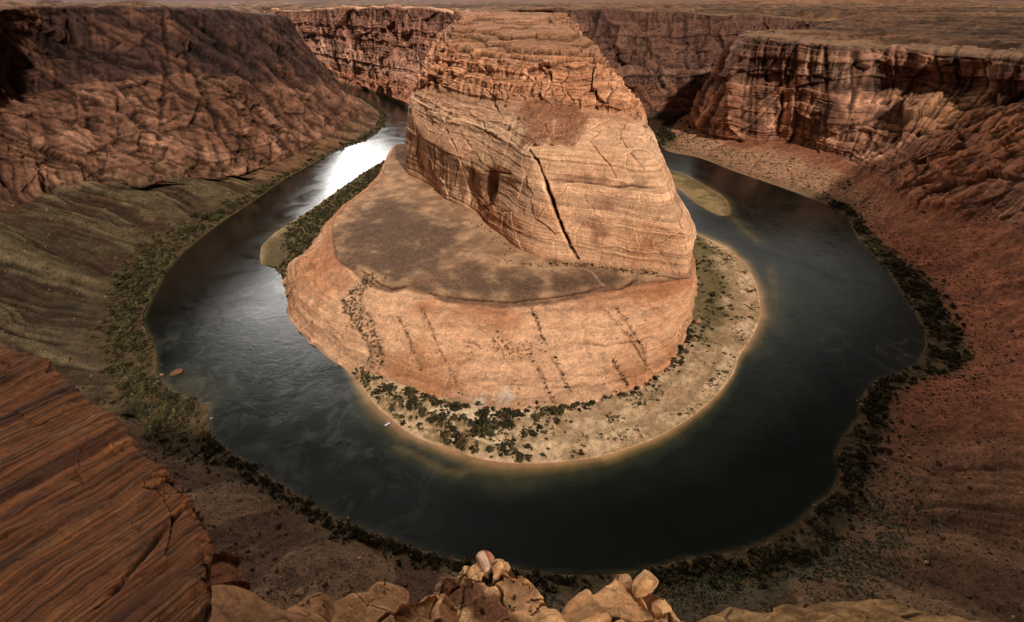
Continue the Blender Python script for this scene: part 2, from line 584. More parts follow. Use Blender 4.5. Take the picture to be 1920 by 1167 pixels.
# named joints of the lower wall, surveyed from the overlook
cut = np.zeros(len(P0), np.float32)
cd = 0
for pts, dep, wid in (
        ([(990, 276), (1003, 300), (1016, 330), (1028, 365), (1037, 395), (1050, 425), (1066, 460), (1080, 488)], 14, 1.75),
        ([(893, 322), (920, 322), (948, 327), (1000, 333)], 4, 2.0),
        ([(1018, 334), (1060, 337), (1092, 338), (1140, 346), (1180, 350), (1224, 351)], 3.5, 1.6),
        ([(921, 190), (934, 212), (946, 232)], 3.5, 1.5), ([(890, 206), (900, 228), (914, 256)], 3.5, 1.5),
        ([(832, 240), (848, 270), (859, 302), (868, 320)], 4, 1.6), ([(859, 250), (878, 275), (897, 305)], 4, 1.6),
        ([(1103, 257), (1125, 285), (1140, 310), (1152, 331)], 3.5, 1.6), ([(1158, 243), (1175, 270), (1192, 300), (1203, 320)], 3.5, 1.6),
        ([(1240, 300), (1262, 360), (1280, 420), (1290, 470)], 4.5, 1.8),
        ([(958, 432), (985, 446), (1030, 452), (1062, 462)], 2.5, 1.5),
        ([(1090, 470), (1150, 468), (1220, 476), (1285, 486)], 1.2, 1.2), ([(1075, 418), (1150, 420), (1230, 432), (1280, 445)], 1.3, 1.2),
        ([(878, 300), (885, 340), (880, 385)], 5, 3.0), ([(858, 290), (852, 330), (842, 366)], 3, 1.8),
        ([(1000, 120), (998, 150), (990, 178)], 6, 2.6), ([(918, 132), (921, 160), (924, 186)], 5, 2.0), ([(1030, 118), (1034, 150), (1040, 190)], 6, 3.0)):
    if dep < 10:
        dep, wid = dep * 0.7, wid * 0.75
    c, dd = carve(T, pts, dep, wid, T.P)
    cut += c
    cd = np.maximum(cd, np.exp(-(dd / (wid * 1.15)) ** 2) * min(1, dep / 9))
for x, y, dep, wid in ((915, 345, 11, 15), (1013, 138, 7, 10), (878, 330, 5, 12), (1092, 342, 3, 10)):
    c = T.find(x, y)
    r = np.linalg.norm((T.P - c) * [1, 1, 0.8], axis=1)
    cut -= dep * np.exp(-(r / wid) ** 2) * (1 + 0.5 * mk['rid'])
T.push(cut)

c = mix(PALE[None], ORANGE[None], sm(-0.3, 0.5, mk['warp'] + 0.5 * mk['big']))
c = c * (0.86 + 0.26 * mk['l1'] + 0.12 * (mk['l2'] - 0.5))[:, None]
c = mix(c, mix(lin(228, 168, 126)[None], lin(192, 132, 96)[None], sm(-0.3, 0.4, mk['rid'] * 0.6 + mk['fine'] * 0.3)) * (0.85 + 0.3 * mk['l2'])[:, None], 0.9 * sm(3.55, 4.25, T.V + 0.3 * mk['big'] + 0.2 * mk['fine'] + 0.12 * right_half))
xb = fbm(P0 @ np.array([[0.9, 0.1, 0.5], [0, 1, 0.2], [-0.5, 0, 0.9]]), (40, 40, 2.2), 3, 4)
c = mix(c, lin(234, 188, 152)[None] * (0.95 + 0.25 * xb)[:, None], slope1 * 0.6 * sm(-0.35, 0.3, mk['warp'] + mk['fine'] * 0.3 + 0.15))
c = c * (1 + 0.10 * xb * tier1)[:, None]
c = c * (1 + low_ * (0.22 * (b26 - 0.5) + 0.18 * (b11 - 0.5)))[:, None]
# rubble lying on the shelf under the upper wall
rb = np.minimum(seg_dist(T.P, T.path([(1000, 197), (1010, 230), (1000, 262), (1015, 280)]), dims=3) / 26, seg_dist(T.P, T.path([(1040, 205), (1072, 215), (1060, 250), (1040, 270)]), dims=3) / 24)
rub = 1 - sm(0.55, 1.15, rb + 0.55 * fbm(P0, 26, 5, 5) + 0.15 * fbm(P0, 5, 2, 3))
rub *= sm(3.05, 3.2, T.V) * (1 - sm(4.02, 4.1, T.V))
c = mix(c, lin(152, 98, 68)[None] * (1 + 0.5 * fbm(P0, 2.5, 2, 6))[:, None], rub * 0.85)
# dark stains: streaks of the left face and patches under the brow
left_face = sm(-5, -70, P0[:, 0] + 0.15 * (P0[:, 1] - 600)) * sm(0.8, 1.4, T.V) * (1 - sm(2.9, 3.15, T.V))
streak = fbm(P0, (9, 9, 110), 4, 2)
stn = left_face * sm(-0.12, 0.35, streak + 0.5 * fbm(P0, 50, 3, 1))
stn = np.maximum(stn, sm(0.62, 0.2, np.linalg.norm((T.P - T.find(912, 350)), axis=1) / 60 + 0.5 * fbm(P0, 18, 3, 7)) * (1 - sm(2.95, 3.2, T.V)))
c = mix(c, lin(96, 60, 44)[None], stn * 0.72)
vz_ = tier1 * (1 - slope1) * sm(0.15, 0.5, fbm(P0, (40, 40, 28), 5, 6) + 0.15 * fbm(P0, (7, 7, 50), 3, 4)) * sm(0.9, 1.3, T.V)
c = mix(c, lin(132, 82, 58)[None], vz_ * 0.7)
ledge_cut, ledge_d = carve(T, [(1040, 334), (1092, 337), (1150, 343), (1200, 348)], 1, 1)
c = mix(c, lin(92, 62, 48)[None], sm(8, 0, ledge_d + 7 * fbm(P0, 14, 3, 3)) * 0.5)  # darker band along the underside of the ledge
c = mix(c, lin(70, 42, 30)[None], np.clip(0.75 * cd, 0, 0.8))
c = mix(c, lin(95, 56, 36)[None], tier2 * 0.4 * (1 - sm(0, 0.06, gj)))
c = c * (1 - 0.16 * mk['joint'] * wall * (0.2 + 0.8 * tier2))[:, None]
c = mix(c, lin(142, 100, 72)[None] * (0.8 + 0.5 * layers(P0[:, 2] + 4 * fbm(P0, 60, 3, 2), 2.1, 4))[:, None], cap * 0.7)
c = c * (1 + capw * (0.10 - 0.34 * riser - 0.12 * riser2))[:, None]
tower_color = cavity_shade(c, T, 1.0)

# ------------------------------------------------------------------ the butte's broad foot
foot_cols = [
    # base below ground, base, lower skirt, upper skirt, under the lip, lip, bench, bench beneath the tower
    [W(-300, 1120, -6), W(-292, 1110, 3), W(-285, 1100, 12), W(-276, 1090, 22), W(-272, 1085, 29), W(-268, 1080, 31), W(-240, 1060, 38), W(-140, 1020, 46)],
    [W(-285, 960, -6), W(-277, 950, 3), W(-268, 940, 12), W(-258, 925, 24), W(-254, 920, 33), W(-250, 915, 35), W(-222, 890, 40), W(-120, 860, 46)],
    [Z(690, 348, -6), Z(694, 350, 4), Z(698, 348, 14), Z(703, 345, 25), Z(708, 342, 33), Z(712, 340, 35), Z(745, 340, 40), W(-90, 760, 47)],
    [Z(636, 392, -6), Z(642, 393, 4), Z(645, 391, 14), Z(650, 387, 24), Z(654, 384, 32), Z(658, 381, 34), Z(720, 380, 40), W(-60, 700, 47)],
    [Z(598, 430, -6), Z(606, 432, 4), Z(610, 428, 14), Z(616, 422, 24), Z(622, 418, 32), Z(628, 414, 34), Z(740, 410, 41), W(-40, 660, 47)],
    [Z(572, 470, -6), Z(580, 470, 4), Z(588, 466, 14), Z(604, 460, 25), Z(618, 452, 33), Z(627, 446, 36), Z(745, 435, 42), W(-20, 640, 47)],
    [Z(532, 508, -6), Z(538, 507, 3), Z(548, 495, 14), Z(578, 490, 25), Z(622, 490, 33), Z(640, 485, 37), Z(750, 455, 42), W(0, 630, 47)],
    [Z(530, 545, -6), Z(538, 545, 1), Z(552, 530, 14), Z(592, 520, 25), Z(650, 515, 34), Z(666, 502, 39), Z(770, 470, 43), W(10, 625, 47)],
    [Z(540, 600, -6), Z(550, 600, 1), Z(574, 572, 14), Z(620, 556, 25), Z(676, 545, 34), Z(690, 520, 40), Z(790, 480, 43), W(20, 620, 47)],
    [Z(585, 652, -6), Z(592, 648, 1), Z(622, 610, 14), Z(668, 585, 25), Z(720, 563, 34), Z(735, 536, 41), Z(820, 485, 43), W(30, 615, 47)],
    [Z(640, 692, -6), Z(648, 684, 2), Z(678, 640, 14), Z(716, 605, 25), Z(755, 560, 35), Z(772, 528, 41), Z(850, 485, 43), W(40, 612, 47)],
    [Z(705, 715, -6), Z(712, 703, 4), Z(735, 660, 14), Z(764, 620, 25), Z(790, 575, 34), Z(806, 535, 40.5), Z(880, 482, 43), W(50, 610, 47)],
    [Z(768, 742, -6), Z(776, 724, 4), Z(792, 680, 14), Z(812, 632, 25), Z(836, 585, 34), Z(842, 551, 40), Z(910, 480, 43), W(58, 606, 47)],
    [Z(852, 768, -6), Z(860, 748, 4), Z(866, 700, 14), Z(876, 645, 25), Z(890, 592, 34), Z(896, 557, 40), Z(940, 480, 43), W(66, 604, 47)],
    [Z(946, 785, -6), Z(950, 764, 4), Z(950, 712, 14), Z(952, 652, 25), Z(956, 600, 34), Z(956, 561, 40), Z(970, 490, 43), W(75, 602, 47)],
    [Z(1046, 778, -6), Z(1044, 757, 4), Z(1036, 706, 14), Z(1028, 650, 25), Z(1020, 595, 34), Z(1014, 556, 40), Z(1020, 500, 43), W(84, 600, 47)],
    [Z(1128, 764, -6), Z(1122, 744, 4), Z(1108, 696, 14), Z(1092, 640, 25), Z(1078, 585, 34), Z(1070, 547, 40), Z(1075, 508, 43), W(92, 600, 47)],
    [Z(1192, 742, -6), Z(1186, 722, 4), Z(1170, 676, 14), Z(1152, 622, 25), Z(1140, 570, 35), Z(1134, 533, 41), Z(1140, 510, 43), W(100, 600, 47)],
    [Z(1246, 708, -6), Z(1240, 692, 4), Z(1226, 652, 14), Z(1208, 605, 25), Z(1198, 555, 36), Z(1196, 520, 42), Z(1196, 508, 44), W(110, 600, 47)],
    [Z(1280, 664, -6), Z(1274, 654, 4), Z(1266, 624, 14), Z(1254, 586, 26), Z(1248, 545, 37), Z(1246, 518, 43), Z(1240, 508, 45), W(120, 610, 47)],
    [Z(1300, 616, -6), Z(1293, 610, 4), Z(1290, 588, 14), Z(1286, 560, 27), Z(1284, 532, 38), Z(1284, 517, 43), Z(1276, 508, 45), W(130, 620, 47)],
    [Z(1308, 572, -6), Z(1300, 570, 4), Z(1298, 556, 14), Z(1296, 540, 26), Z(1294, 524, 38), Z(1293, 513, 43), Z(1284, 504, 45), W(130, 640, 47)],
    [W(250, 510, -6), W(240, 512, 4), W(236, 514, 15), W(232, 518, 28), W(228, 522, 38), W(226, 524, 43), W(214, 535, 46), W(130, 660, 47)],
    [W(262, 640, -6), W(252, 640, 4), W(248, 640, 15), W(244, 640, 27), W(241, 640, 36), W(238, 640, 41), W(220, 650, 46), W(120, 720, 47)],
    [W(270, 850, -6), W(260, 850, 4), W(254, 850, 14), W(248, 850, 22), W(244, 850, 28), W(240, 850, 30), W(220, 850, 36), W(100, 850, 44)],
    [W(275, 1150, -6), W(268, 1150, 4), W(262, 1150, 10), W(256, 1150, 14), W(252, 1150, 18), W(248, 1150, 20), W(220, 1150, 30), W(100, 1150, 40)],
]
B = Loft(foot_cols, 1200, 560, smooth=2.0)
P0 = B.P.copy()
skirt = B.row([1, 1, 1, 1, 1, 0.5, 0.06, 0.05])
bench = B.row([0, 0, 0, 0, 0, 0.85, 1, 1])
d, mk = sandstone_relief(P0, skirt, big=3.0, seed=2, lay=0.6, crack=0.14)
# whorled, swelling bedding of the skirt and a ragged, undercut lip
d += skirt * 1.2 * layers(P0[:, 2] + 3.5 * fbm(P0, 55, 3, 8), 5.0, 9, 0.16)
swell = fbm(P0, (34, 34, 14), 3, 5)
d += skirt * (2.6 * swell + 1.1 * layers(P0[:, 2] + 5 * fbm(P0, 50, 4, 3), 1.9, 4, 0.25) + 0.4 * fbm(P0, (14, 14, 5), 3, 6, ridged=True))
lip = np.clip(1 - np.abs(B.V - 4.72) / 0.35, 0, 1)
d -= lip * (2.2 + 1.6 * fbm(P0, 14, 3, 1))
d += np.clip(1 - np.abs(B.V - 5.0) / 0.12, 0, 1) * 2.2 * fbm(P0, 18, 4, 3)
d += bench * 0.5 * fbm(P0, 9, 4, 6)
B.push(d)
cut = np.zeros(len(P0), np.float32)
plant_lines = [
    [(791, 575), (806, 610), (820, 645), (838, 680), (852, 710), (864, 735)], [(743, 586), (760, 620), (772, 655), (791, 690)],
    [(997, 668), (1012, 696), (1026, 726), (1040, 756)], [(1038, 668), (1052, 694), (1068, 728)],
    [(1137, 579), (1160, 606), (1184, 632), (1204, 664), (1224, 697)], [(997, 572), (1008, 602), (1022, 636)],
    [(1156, 575), (1180, 606), (1200, 640), (1212, 664)], [(1150, 672), (1164, 698), (1178, 722)],
    [(640, 560), (662, 600), (688, 640), (700, 668)], [(690, 512), (672, 560), (700, 604)],
    [(815, 620), (880, 645), (940, 650), (1000, 640), (1060, 645)],
]
gro = np.zeros(len(P0), np.float32)
gro2 = np.zeros(len(P0), np.float32)
for pts in plant_lines[:-1]:
    k, dd = carve(B, pts, 1.3, 1.5, B.P)
    cut += k
    gro = np.maximum(gro, np.exp(-(dd / 2.2) ** 2))
for pts, dep, wid in (([(870, 634), (885, 636), (900, 645)], 2.5, 2), ([(1060, 636), (1140, 640), (1200, 634), (1290, 606)], 2.2, 2.0), ([(880, 725), (960, 716), (1060, 720), (1130, 716), (1200, 700)], 2.0, 1.8), ([(1230, 513), (1260, 516), (1288, 518)], 3, 1.5), ([(1150, 538), (1172, 532), (1190, 522)], 3, 1.5),
                       ([(660, 496), (684, 506), (708, 526), (736, 538), (768, 530), (792, 521)], 3.2, 1.3), ([(806, 545), (850, 556), (890, 557), (950, 563), (1000, 557), (1065, 549), (1100, 541), (1136, 533)], 3.2, 1.3)):
    k, dd = carve(B, pts, dep, wid, B.P)
    cut += k
    gro2 = np.maximum(gro2, np.exp(-(dd / (wid * 1.2)) ** 2) * (dep > 2.9))
B.push(cut)
rock = mix(PALE[None], ORANGE[None], sm(-0.35, 0.45, mk['warp'] + 0.6 * swell))
rock = rock * (0.82 + 0.24 * mk['l1'] + 0.18 * (mk['l2'] - 0.5))[:, None]
whorl = np.sin((P0[:, 2] + 4 * swell + 2 * mk['fine']) * 2.3)
rock = rock * (1 + 0.05 * whorl + 0.22 * (layers(P0[:, 2] + 4 * fbm(P0, 55, 4, 3), 1.25, 8, 0.3) - 0.5))[:, None]
rock = mix(rock, lin(168, 104, 70)[None], 0.55 * sm(2.9, 4.3, B.V) * sm(-0.3, 0.4, mk['warp'] + 0.3) * (1 - bench))
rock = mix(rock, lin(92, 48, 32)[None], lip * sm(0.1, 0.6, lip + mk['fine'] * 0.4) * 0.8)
# bench: grey-brown desert crust in two tongues, sandy between
PB = B.P
fz = fbm(PB, 26, 4, 4)
tongue = [
    [(700, 372), (745, 372), (800, 398), (855, 425), (872, 455), (830, 492), (780, 515), (735, 540), (690, 522), (645, 488), (632, 446), (655, 412)],
    [(828, 508), (880, 496), (940, 505), (1010, 498), (1080, 500), (1190, 514), (1165, 532), (1065, 552), (960, 566), (850, 557), (790, 533)]]
crust = np.zeros(len(PB), np.float32)
for tg in tongue:
    poly = B.path(tg)
    din = seg_dist(PB, poly, closed=True)
    din = np.where(inside(PB, poly), din, -din)
    crust = np.maximum(crust, sm(-30, 26, din + 30 * fz + 10 * fbm(PB, 9, 3, 2)))
speck = 0.65 * sm(0.05, 0.5, fbm(PB, (3.2, 3.2, 3.2), 2, 9))
ground = mix(lin(196, 152, 114)[None], lin(156, 116, 86)[None], sm(-0.3, 0.3, fz))
crustc = mix(lin(106, 80, 61)[None], lin(142, 110, 85)[None], speck)
crustc = crustc * (1.05 + 0.3 * fbm(PB, 40, 4, 2))[:, None]
ground = mix(ground, crustc, crust * sm(-0.75, 0.0, fz + 0.5 * fbm(PB, 60, 3, 8) + 0.15))
ground = mix(ground, lin(120, 100, 72)[None], (1 - crust) * sm(0.3, 0.6, fbm(PB, 4, 2, 8)) * 0.6)
track = np.zeros(len(PB), np.float32)
for pts in ([(870, 462), (925, 475), (960, 492), (1035, 500), (1090, 498), (1110, 505), (1125, 525), (1134, 533)],):
    track = np.maximum(track, sm(2.2, 0.9, seg_dist(PB, B.path(pts))))
ground = mix(ground, lin(200, 158, 122)[None], track * 0.45)
c = mix(rock, ground, sm(0.3, 0.8, bench + 0.25 * fz))
# brush on the left flank's gully and in the joints
veg = np.zeros(len(PB), np.float32)
gl = seg_dist(PB, B.path([(690, 522), (650, 560), (672, 600), (700, 640), (712, 672)]), dims=3)
veg = sm(11, 4, gl + 9 * fz) * sm(0.0, 0.35, fbm(PB, 3.5, 2, 3) + 0.15)
vz = seg_dist(PB, B.path([(930, 642), (960, 655), (1010, 648)]), dims=3)
veg = np.maximum(veg, 0.7 * sm(14, 4, vz + 10 * fz) * sm(0.0, 0.3, fbm(PB, 3, 2, 5)))
c = mix(c, lin(86, 66, 46)[None], veg * 0.8)
c = mix(c, lin(92, 62, 42)[None], gro * 0.55 * sm(-0.2, 0.3, fbm(PB, 5, 2, 1)))
c = mix(c, lin(96, 50, 34)[None], gro2 * 0.7)
# white mineral crust near the foot
for x, y, r in ((900, 748, 9), (946, 738, 10)):
    cc = B.find(x, y)
    rr = np.linalg.norm(PB - cc, axis=1)
    c = mix(c, lin(238, 222, 200)[None], sm(r * 1.2, 0, rr + 9 * fbm(PB, 7, 4, 2)) * 0.6)
foot_color = cavity_shade(c, B, 0.75)

Fb = np.concatenate([B.faces(), T.faces() + len(B.P)])
Pb = np.concatenate([B.P, T.P])
butte = structure(mesh_object('butte', Pb, Fb, np.concatenate([foot_color, tower_color]), MAT_ROCK))

# ------------------------------------------------------------------ beach around the butte
beach_pairs = [
    ((757, 283), (765, 305)), ((700, 312), (722, 330)), ((640, 352), (696, 350)), ((590, 388), (650, 392)), ((550, 414), (610, 430)),
    ((515, 437), (584, 468)), ((492, 460), (566, 486)), ((488, 480), (552, 496)), ((491, 495), (545, 505)), ((508, 498), (542, 512)), ((526, 514), (540, 530)),
    ((535, 542), (542, 548)), ((552, 602), (560, 600)), ((606, 662), (612, 656)), ((650, 694), (662, 684)), ((694, 748), (716, 706)),
    ((712, 768), (745, 722)), ((730, 782), (780, 730)), ((760, 808), (815, 742)), ((800, 828), (846, 752)), ((850, 845), (885, 762)), ((900, 860), (920, 766)), ((960, 868), (970, 766)),
    ((1040, 867), (1044, 757)), ((1130, 855), (1118, 746)), ((1220, 825), (1186, 724)), ((1285, 790), (1240, 694)), ((1340, 745), (1272, 660)),
    ((1375, 700), (1288, 630)), ((1386, 668), (1293, 605)), ((1410, 632), (1298, 575)), ((1426, 590), (1300, 545)), ((1420, 540), (1300, 520)),
    ((1400, 500), (1300, 490)), ((1360, 462), (1298, 450)), ((1302, 437), (1285, 430)),
]
shore_in = []
beach_cols = []
for a, b in beach_pairs:
    A, Bp = Z(*a, 0), Z(*b, 3.2)
    dv = Bp - A
    w = np.linalg.norm(dv[:2])
    o = np.append(dv[:2] / w, 0)
    shore_in.append(A[:2])
    beach_cols.append([A - o * 4 - [0, 0, 1.2], A + [0, 0, 0.05], A + o * min(3, w * 0.2) + [0, 0, 0.7], A + dv * 0.55 + [0, 0, 0.4], Bp, Bp + o * 14])
for x, y, x2 in ((236, 700, 215), (250, 900, 225), (300, 1120, 240), (330, 1300, 250)):
    shore_in.append(np.array([x + 28, y]))
    beach_cols.append([W(x + 32, y, -1.2), W(x + 28, y, 0.05), W(x + 24, y, 0.7), W(x + 14, y, 2), W(x, y, 3.2), W(x2, y, 3.3)])
shore_in = np.array(shore_in)
SB = Loft(beach_cols, 900, 150, smooth=1.0)
P0 = SB.P.copy()
dry = SB.row([0, 0.1, 0.6, 1, 1, 1])
SB.P[:, 2] += (0.35 * fbm(P0, 18, 4, 3) + 0.25 * np.abs(fbm(P0, 5, 3, 1))) * dry
u2b = lambda i: np.interp(SB.U, [i - 1, i, i + 1], [0, 1, 0])
left_strip = sm(11.5, 10.0, SB.U)
front_strip = sm(13, 15, SB.U) * (1 - sm(21, 24, SB.U))
right_strip = sm(27, 30, SB.U)
n1, n2 = fbm(P0, 30, 4, 2), fbm(P0, 5, 3, 5)
c = mix(lin(212, 176, 138)[None], lin(170, 134, 100)[None], sm(-0.4, 0.4, n1 + 0.5 * n2))
# gravel bars run along the shore on the point
bars = np.sin(SB.V * 8 + 3.2 * n1 + 1.2 * n2)
c = mix(c, lin(150, 122, 88)[None], 0.7 * sm(0.0, 0.9, bars + 0.9 * n2) * sm(21, 24, SB.U) * sm(0.9, 1.6, SB.V))
c = mix(c, lin(122, 100, 70)[None], sm(20, 23, SB.U) * sm(0.25, 0.5, fbm(P0, 2.6, 2, 7)) * sm(1.8, 2.4, SB.V) * 0.7)
edge_veg = np.clip(1 - np.abs(SB.V - 1.75) / 0.7, 0, 1) * sm(22, 25, SB.U)
c = mix(c, lin(128, 112, 72)[None], edge_veg * 0.65 * sm(-0.3, 0.3, n2 + n1 * 0.6))
c = mix(c, lin(92, 84, 50)[None], right_strip * sm(2.4, 3.3, SB.V + 0.5 * n1) * 0.85)
c = mix(c, lin(84, 74, 46)[None], left_strip * sm(1.3, 2.4, SB.V + 0.4 * n1) * 0.9)
c = mix(c, lin(150, 128, 84)[None], left_strip * (1 - sm(1.3, 2.6, SB.V)) * 0.8)
c = mix(c, lin(120, 104, 60)[None], front_strip * sm(1.6, 2.0, SB.V + 0.3 * n1) * (1 - sm(3.4, 3.9, SB.V)) * sm(-0.2, 0.3, n2 + 0.3 * n1) * 0.6)
c = mix(c, lin(190, 140, 100)[None], np.clip(1 - np.abs(SB.V - 1.0) / 0.5, 0, 1) * 0.5)
# foot tracks across the sand
trk = np.full(len(P0), 99, np.float32)
for pts in ([(848, 826), (852, 806), (850, 788), (846, 774)], [(816, 768), (846, 774), (880, 772), (930, 782), (980, 768)], [(846, 774), (832, 765), (800, 770)],
            [(880, 806), (905, 800), (922, 812), (905, 822)], [(905, 800), (925, 790), (930, 782)], [(922, 812), (940, 806)], [(890, 818), (918, 828), (945, 826)], [(922, 812), (930, 828)]):
    trk = np.minimum(trk, seg_dist(P0, np.array([Z(*p, 3)[:2] for p in pts])))
c = mix(c, lin(236, 206, 166)[None], sm(1.9, 0.7, trk + 0.5 * n2) * 0.85)
pale = seg_dist(P0, np.array([Z(*p, 3)[:2] for p in [(830, 772), (880, 776), (940, 780), (985, 770)]]))
c = mix(c, lin(236, 206, 168)[None], sm(9, 3, pale + 6 * n1) * 0.8)
beach = structure(mesh_object('sand_beach', SB.P, SB.faces(), c, MAT_SOIL))
beach_color = c

# low gravel spit in the right channel
spit_top = [(1240, 316), (1262, 321), (1285, 329), (1308, 341), (1330, 354), (1348, 365), (1360, 376), (1366, 392), (1362, 402)]
spit_bot = [(1235, 345), (1262, 348), (1285, 360), (1298, 372), (1315, 384), (1330, 394), (1345, 401), (1356, 403), (1360, 403)]
spit_cols = []
for a, b in zip(spit_top, spit_bot):
    A, Bb = Z(*a, 0), Z(*b, 0)
    m = (A + Bb) / 2
    spit_cols.append([A + (A - m) * 0.06 - [0, 0, 1], A + [0, 0, 0.1], A * 0.75 + Bb * 0.25 + [0, 0, 1.6], m + [0, 0, 1.7], A * 0.2 + Bb * 0.8 + [0, 0, 1.2], Bb + [0, 0, 0.1], Bb + (Bb - m) * 0.06 - [0, 0, 1]])
SPT = Loft(spit_cols, 240, 70, smooth=1)
P0 = SPT.P
c = mix(lin(150, 124, 84)[None], lin(108, 92, 58)[None], sm(-0.3, 0.3, fbm(P0, 25, 4, 4)))
c = mix(c, lin(80, 66, 44)[None], sm(2.6, 1.6, SPT.V) * 0.6)
SPT.P = P0 + np.stack([0 * SPT.V, 0 * SPT.V, 0.3 * fbm(P0, 8, 3, 2)], 1)
structure(mesh_object('gravel_spit', SPT.P, SPT.faces(), c, MAT_SOIL))
spit_outline = np.array([Z(*p, 0)[:2] for p in spit_top + spit_bot[::-1]])
# ------------------------------------------------------------------ the outer canyon wall
# rows: under water, waterline, brush edge, talus, cliff foot, mid ledge, upper cliff foot, rim, lip
right_cols = [
    [W(595, 1700, -3), W(600, 1700, 0), W(640, 1690, 5), W(662, 1685, 22), W(690, 1680, 35), W(715, 1680, 75), W(730, 1680, 105), W(800, 1660, 226), W(860, 1640, 236)],
    [Z(1228, 240, -3), Z(1234, 240, 0), Z(1258, 236, 4), Z(1290, 235, 8), Y(1297, 234, 1440), Y(1311, 187, 1452), Y(1321, 165, 1466), Y(1386, 66, 1490), Y(1400, 53, 1570)],
    [Z(1228, 262, -3), Z(1234, 262, 0), Z(1262, 254, 4), Z(1295, 246, 9), Z(1312, 243, 16), Y(1326, 188, 1345), Y(1336, 160, 1360), Y(1391, 66, 1390), Y(1410, 52, 1480)],
    [Z(1246, 285, -3), Z(1250, 283, 0), Z(1278, 272, 4), Z(1318, 258, 10), Z(1345, 261, 17), Y(1354, 188, 1222), Y(1362, 155, 1240), Y(1402, 67, 1290), Y(1425, 52, 1420)],
    [Z(1306, 300, -3), Z(1312, 296, 0), Z(1328, 291, 4), Z(1376, 281, 14), Z(1412, 266, 25), Y(1420, 175, 1170), Y(1425, 145, 1190), Y(1440, 72, 1225), Y(1460, 54, 1390)],
    [Z(1374, 326, -3), Z(1380, 322, 0), Z(1394, 317, 4), Z(1440, 292, 18), Z(1472, 266, 32), Y(1478, 180, 1125), Y(1478, 152, 1135), Y(1492, 76, 1165), Y(1515, 56, 1360)],
    [Z(1444, 350, -3), Z(1450, 346, 0), Z(1464, 339, 4), Z(1510, 308, 20), Z(1545, 284, 38), Y(1560, 200, 1045), Y(1565, 165, 1070), Y(1575, 84, 1110), Y(1600, 60, 1310)],
    [Z(1494, 368, -3), Z(1500, 364, 0), Z(1514, 356, 4), Z(1552, 330, 18), Z(1592, 300, 40), Y(1625, 236, 975), Y(1660, 168, 1080), Y(1662, 92, 1100), Y(1690, 63, 1280)],
    [Z(1544, 388, -3), Z(1550, 384, 0), Z(1565, 374, 4), Z(1598, 352, 17), Z(1630, 322, 38), Y(1700, 246, 905), Y(1755, 158, 1010), Y(1750, 98, 1030), Y(1780, 66, 1220)],
    [Z(1584, 414, -3), Z(1590, 409, 0), Z(1608, 404, 4), Z(1640, 376, 20), Z(1668, 352, 42), Y(1770, 252, 850), Y(1850, 170, 930), Y(1850, 104, 950), Y(1880, 70, 1160)],
    [Z(1598, 446, -3), Z(1605, 440, 0), Z(1625, 434, 4), Z(1672, 404, 25), Z(1720, 378, 52), Y(1850, 268, 770), Y(1935, 190, 840), Y(1945, 112, 860), Y(1985, 76, 1080)],
    [Z(1634, 486, -3), Z(1640, 480, 0), Z(1662, 470, 5), Z(1730, 432, 32), Z(1800, 396, 64), Z(1920, 300, 118), Y(2000, 210, 740), Y(2030, 118, 770), Y(2080, 80, 1000)],
    [Z(1660, 514, -3), Z(1667, 508, 0), Z(1700, 498, 5), Z(1790, 462, 36), Z(1880, 420, 70), Z(2000, 330, 125), W(700, 590, 200), W(730, 600, 262), W(850, 660, 270)],
    [Z(1684, 554, -3), Z(1690, 549, 0), Z(1745, 535, 6), Z(1850, 500, 40), Z(1960, 440, 82), W(650, 500, 150), W(672, 505, 190), W(705, 515, 280), W(820, 560, 286)],
]


def near_col(b, e, te=34, ce=72, cw=30, cz=0.0):
    """bank point, brush edge; the slope above is laid out in plan from the bank"""
    Bp = Z(*b, 0)
    return Bp, e


near_bank = [((1715, 585), (1768, 575)), ((1735, 620), (1790, 615)), ((1738, 650), (1812, 662)), ((1722, 678), (1795, 692)), ((1685, 698), (1715, 712)), ((1640, 715), (1676, 735)),
             ((1612, 752), (1662, 765)), ((1610, 782), (1655, 800)), ((1582, 820), (1640, 838)), ((1566, 852), (1636, 868)), ((1574, 890), (1622, 900)), ((1560, 925), (1608, 945)), ((1530, 946), (1590, 985)),
             ((1490, 984), (1560, 1025)), ((1448, 1010), (1520, 1060)), ((1395, 1030), (1440, 1080)), ((1330, 1042), (1350, 1088)), ((1280, 1048), (1262, 1100)), ((1235, 1062), (1205, 1105)),
             ((1175, 1074), (1160, 1108)), ((1100, 1078), (1080, 1115)), ((1020, 1073), (1000, 1108)), ((940, 1061), (920, 1085)), ((860, 1049), (838, 1068)), ((800, 1034), (780, 1052)), ((745, 1013), (722, 1034)),
             ((690, 994), (668, 1014)), ((640, 974), (616, 992)), ((590, 945), (566, 962)), ((540, 915), (512, 930)), ((490, 884), (455, 900)), ((440, 850), (380, 868)), ((402, 818), (320, 850)), ((392, 788), (290, 820)), ((394, 757), (262, 790))]
bank = np.array([Z(*b, 0)[:2] for b, e in near_bank])
bank_ctx = np.concatenate([[right_cols[-1][1][:2]], bank, [Z(350, 748)[:2]]])
tan = bank_ctx[2:] - bank_ctx[:-2]
tan /= np.linalg.norm(tan, axis=1, keepdims=True)
outw = np.stack([-tan[:, 1], tan[:, 0]], 1)
for _ in range(3):
    outw[1:-1] = (outw[:-2] + 2 * outw[1:-1] + outw[2:]) / 4
outw /= np.linalg.norm(outw, axis=1, keepdims=True)
near_cols = []
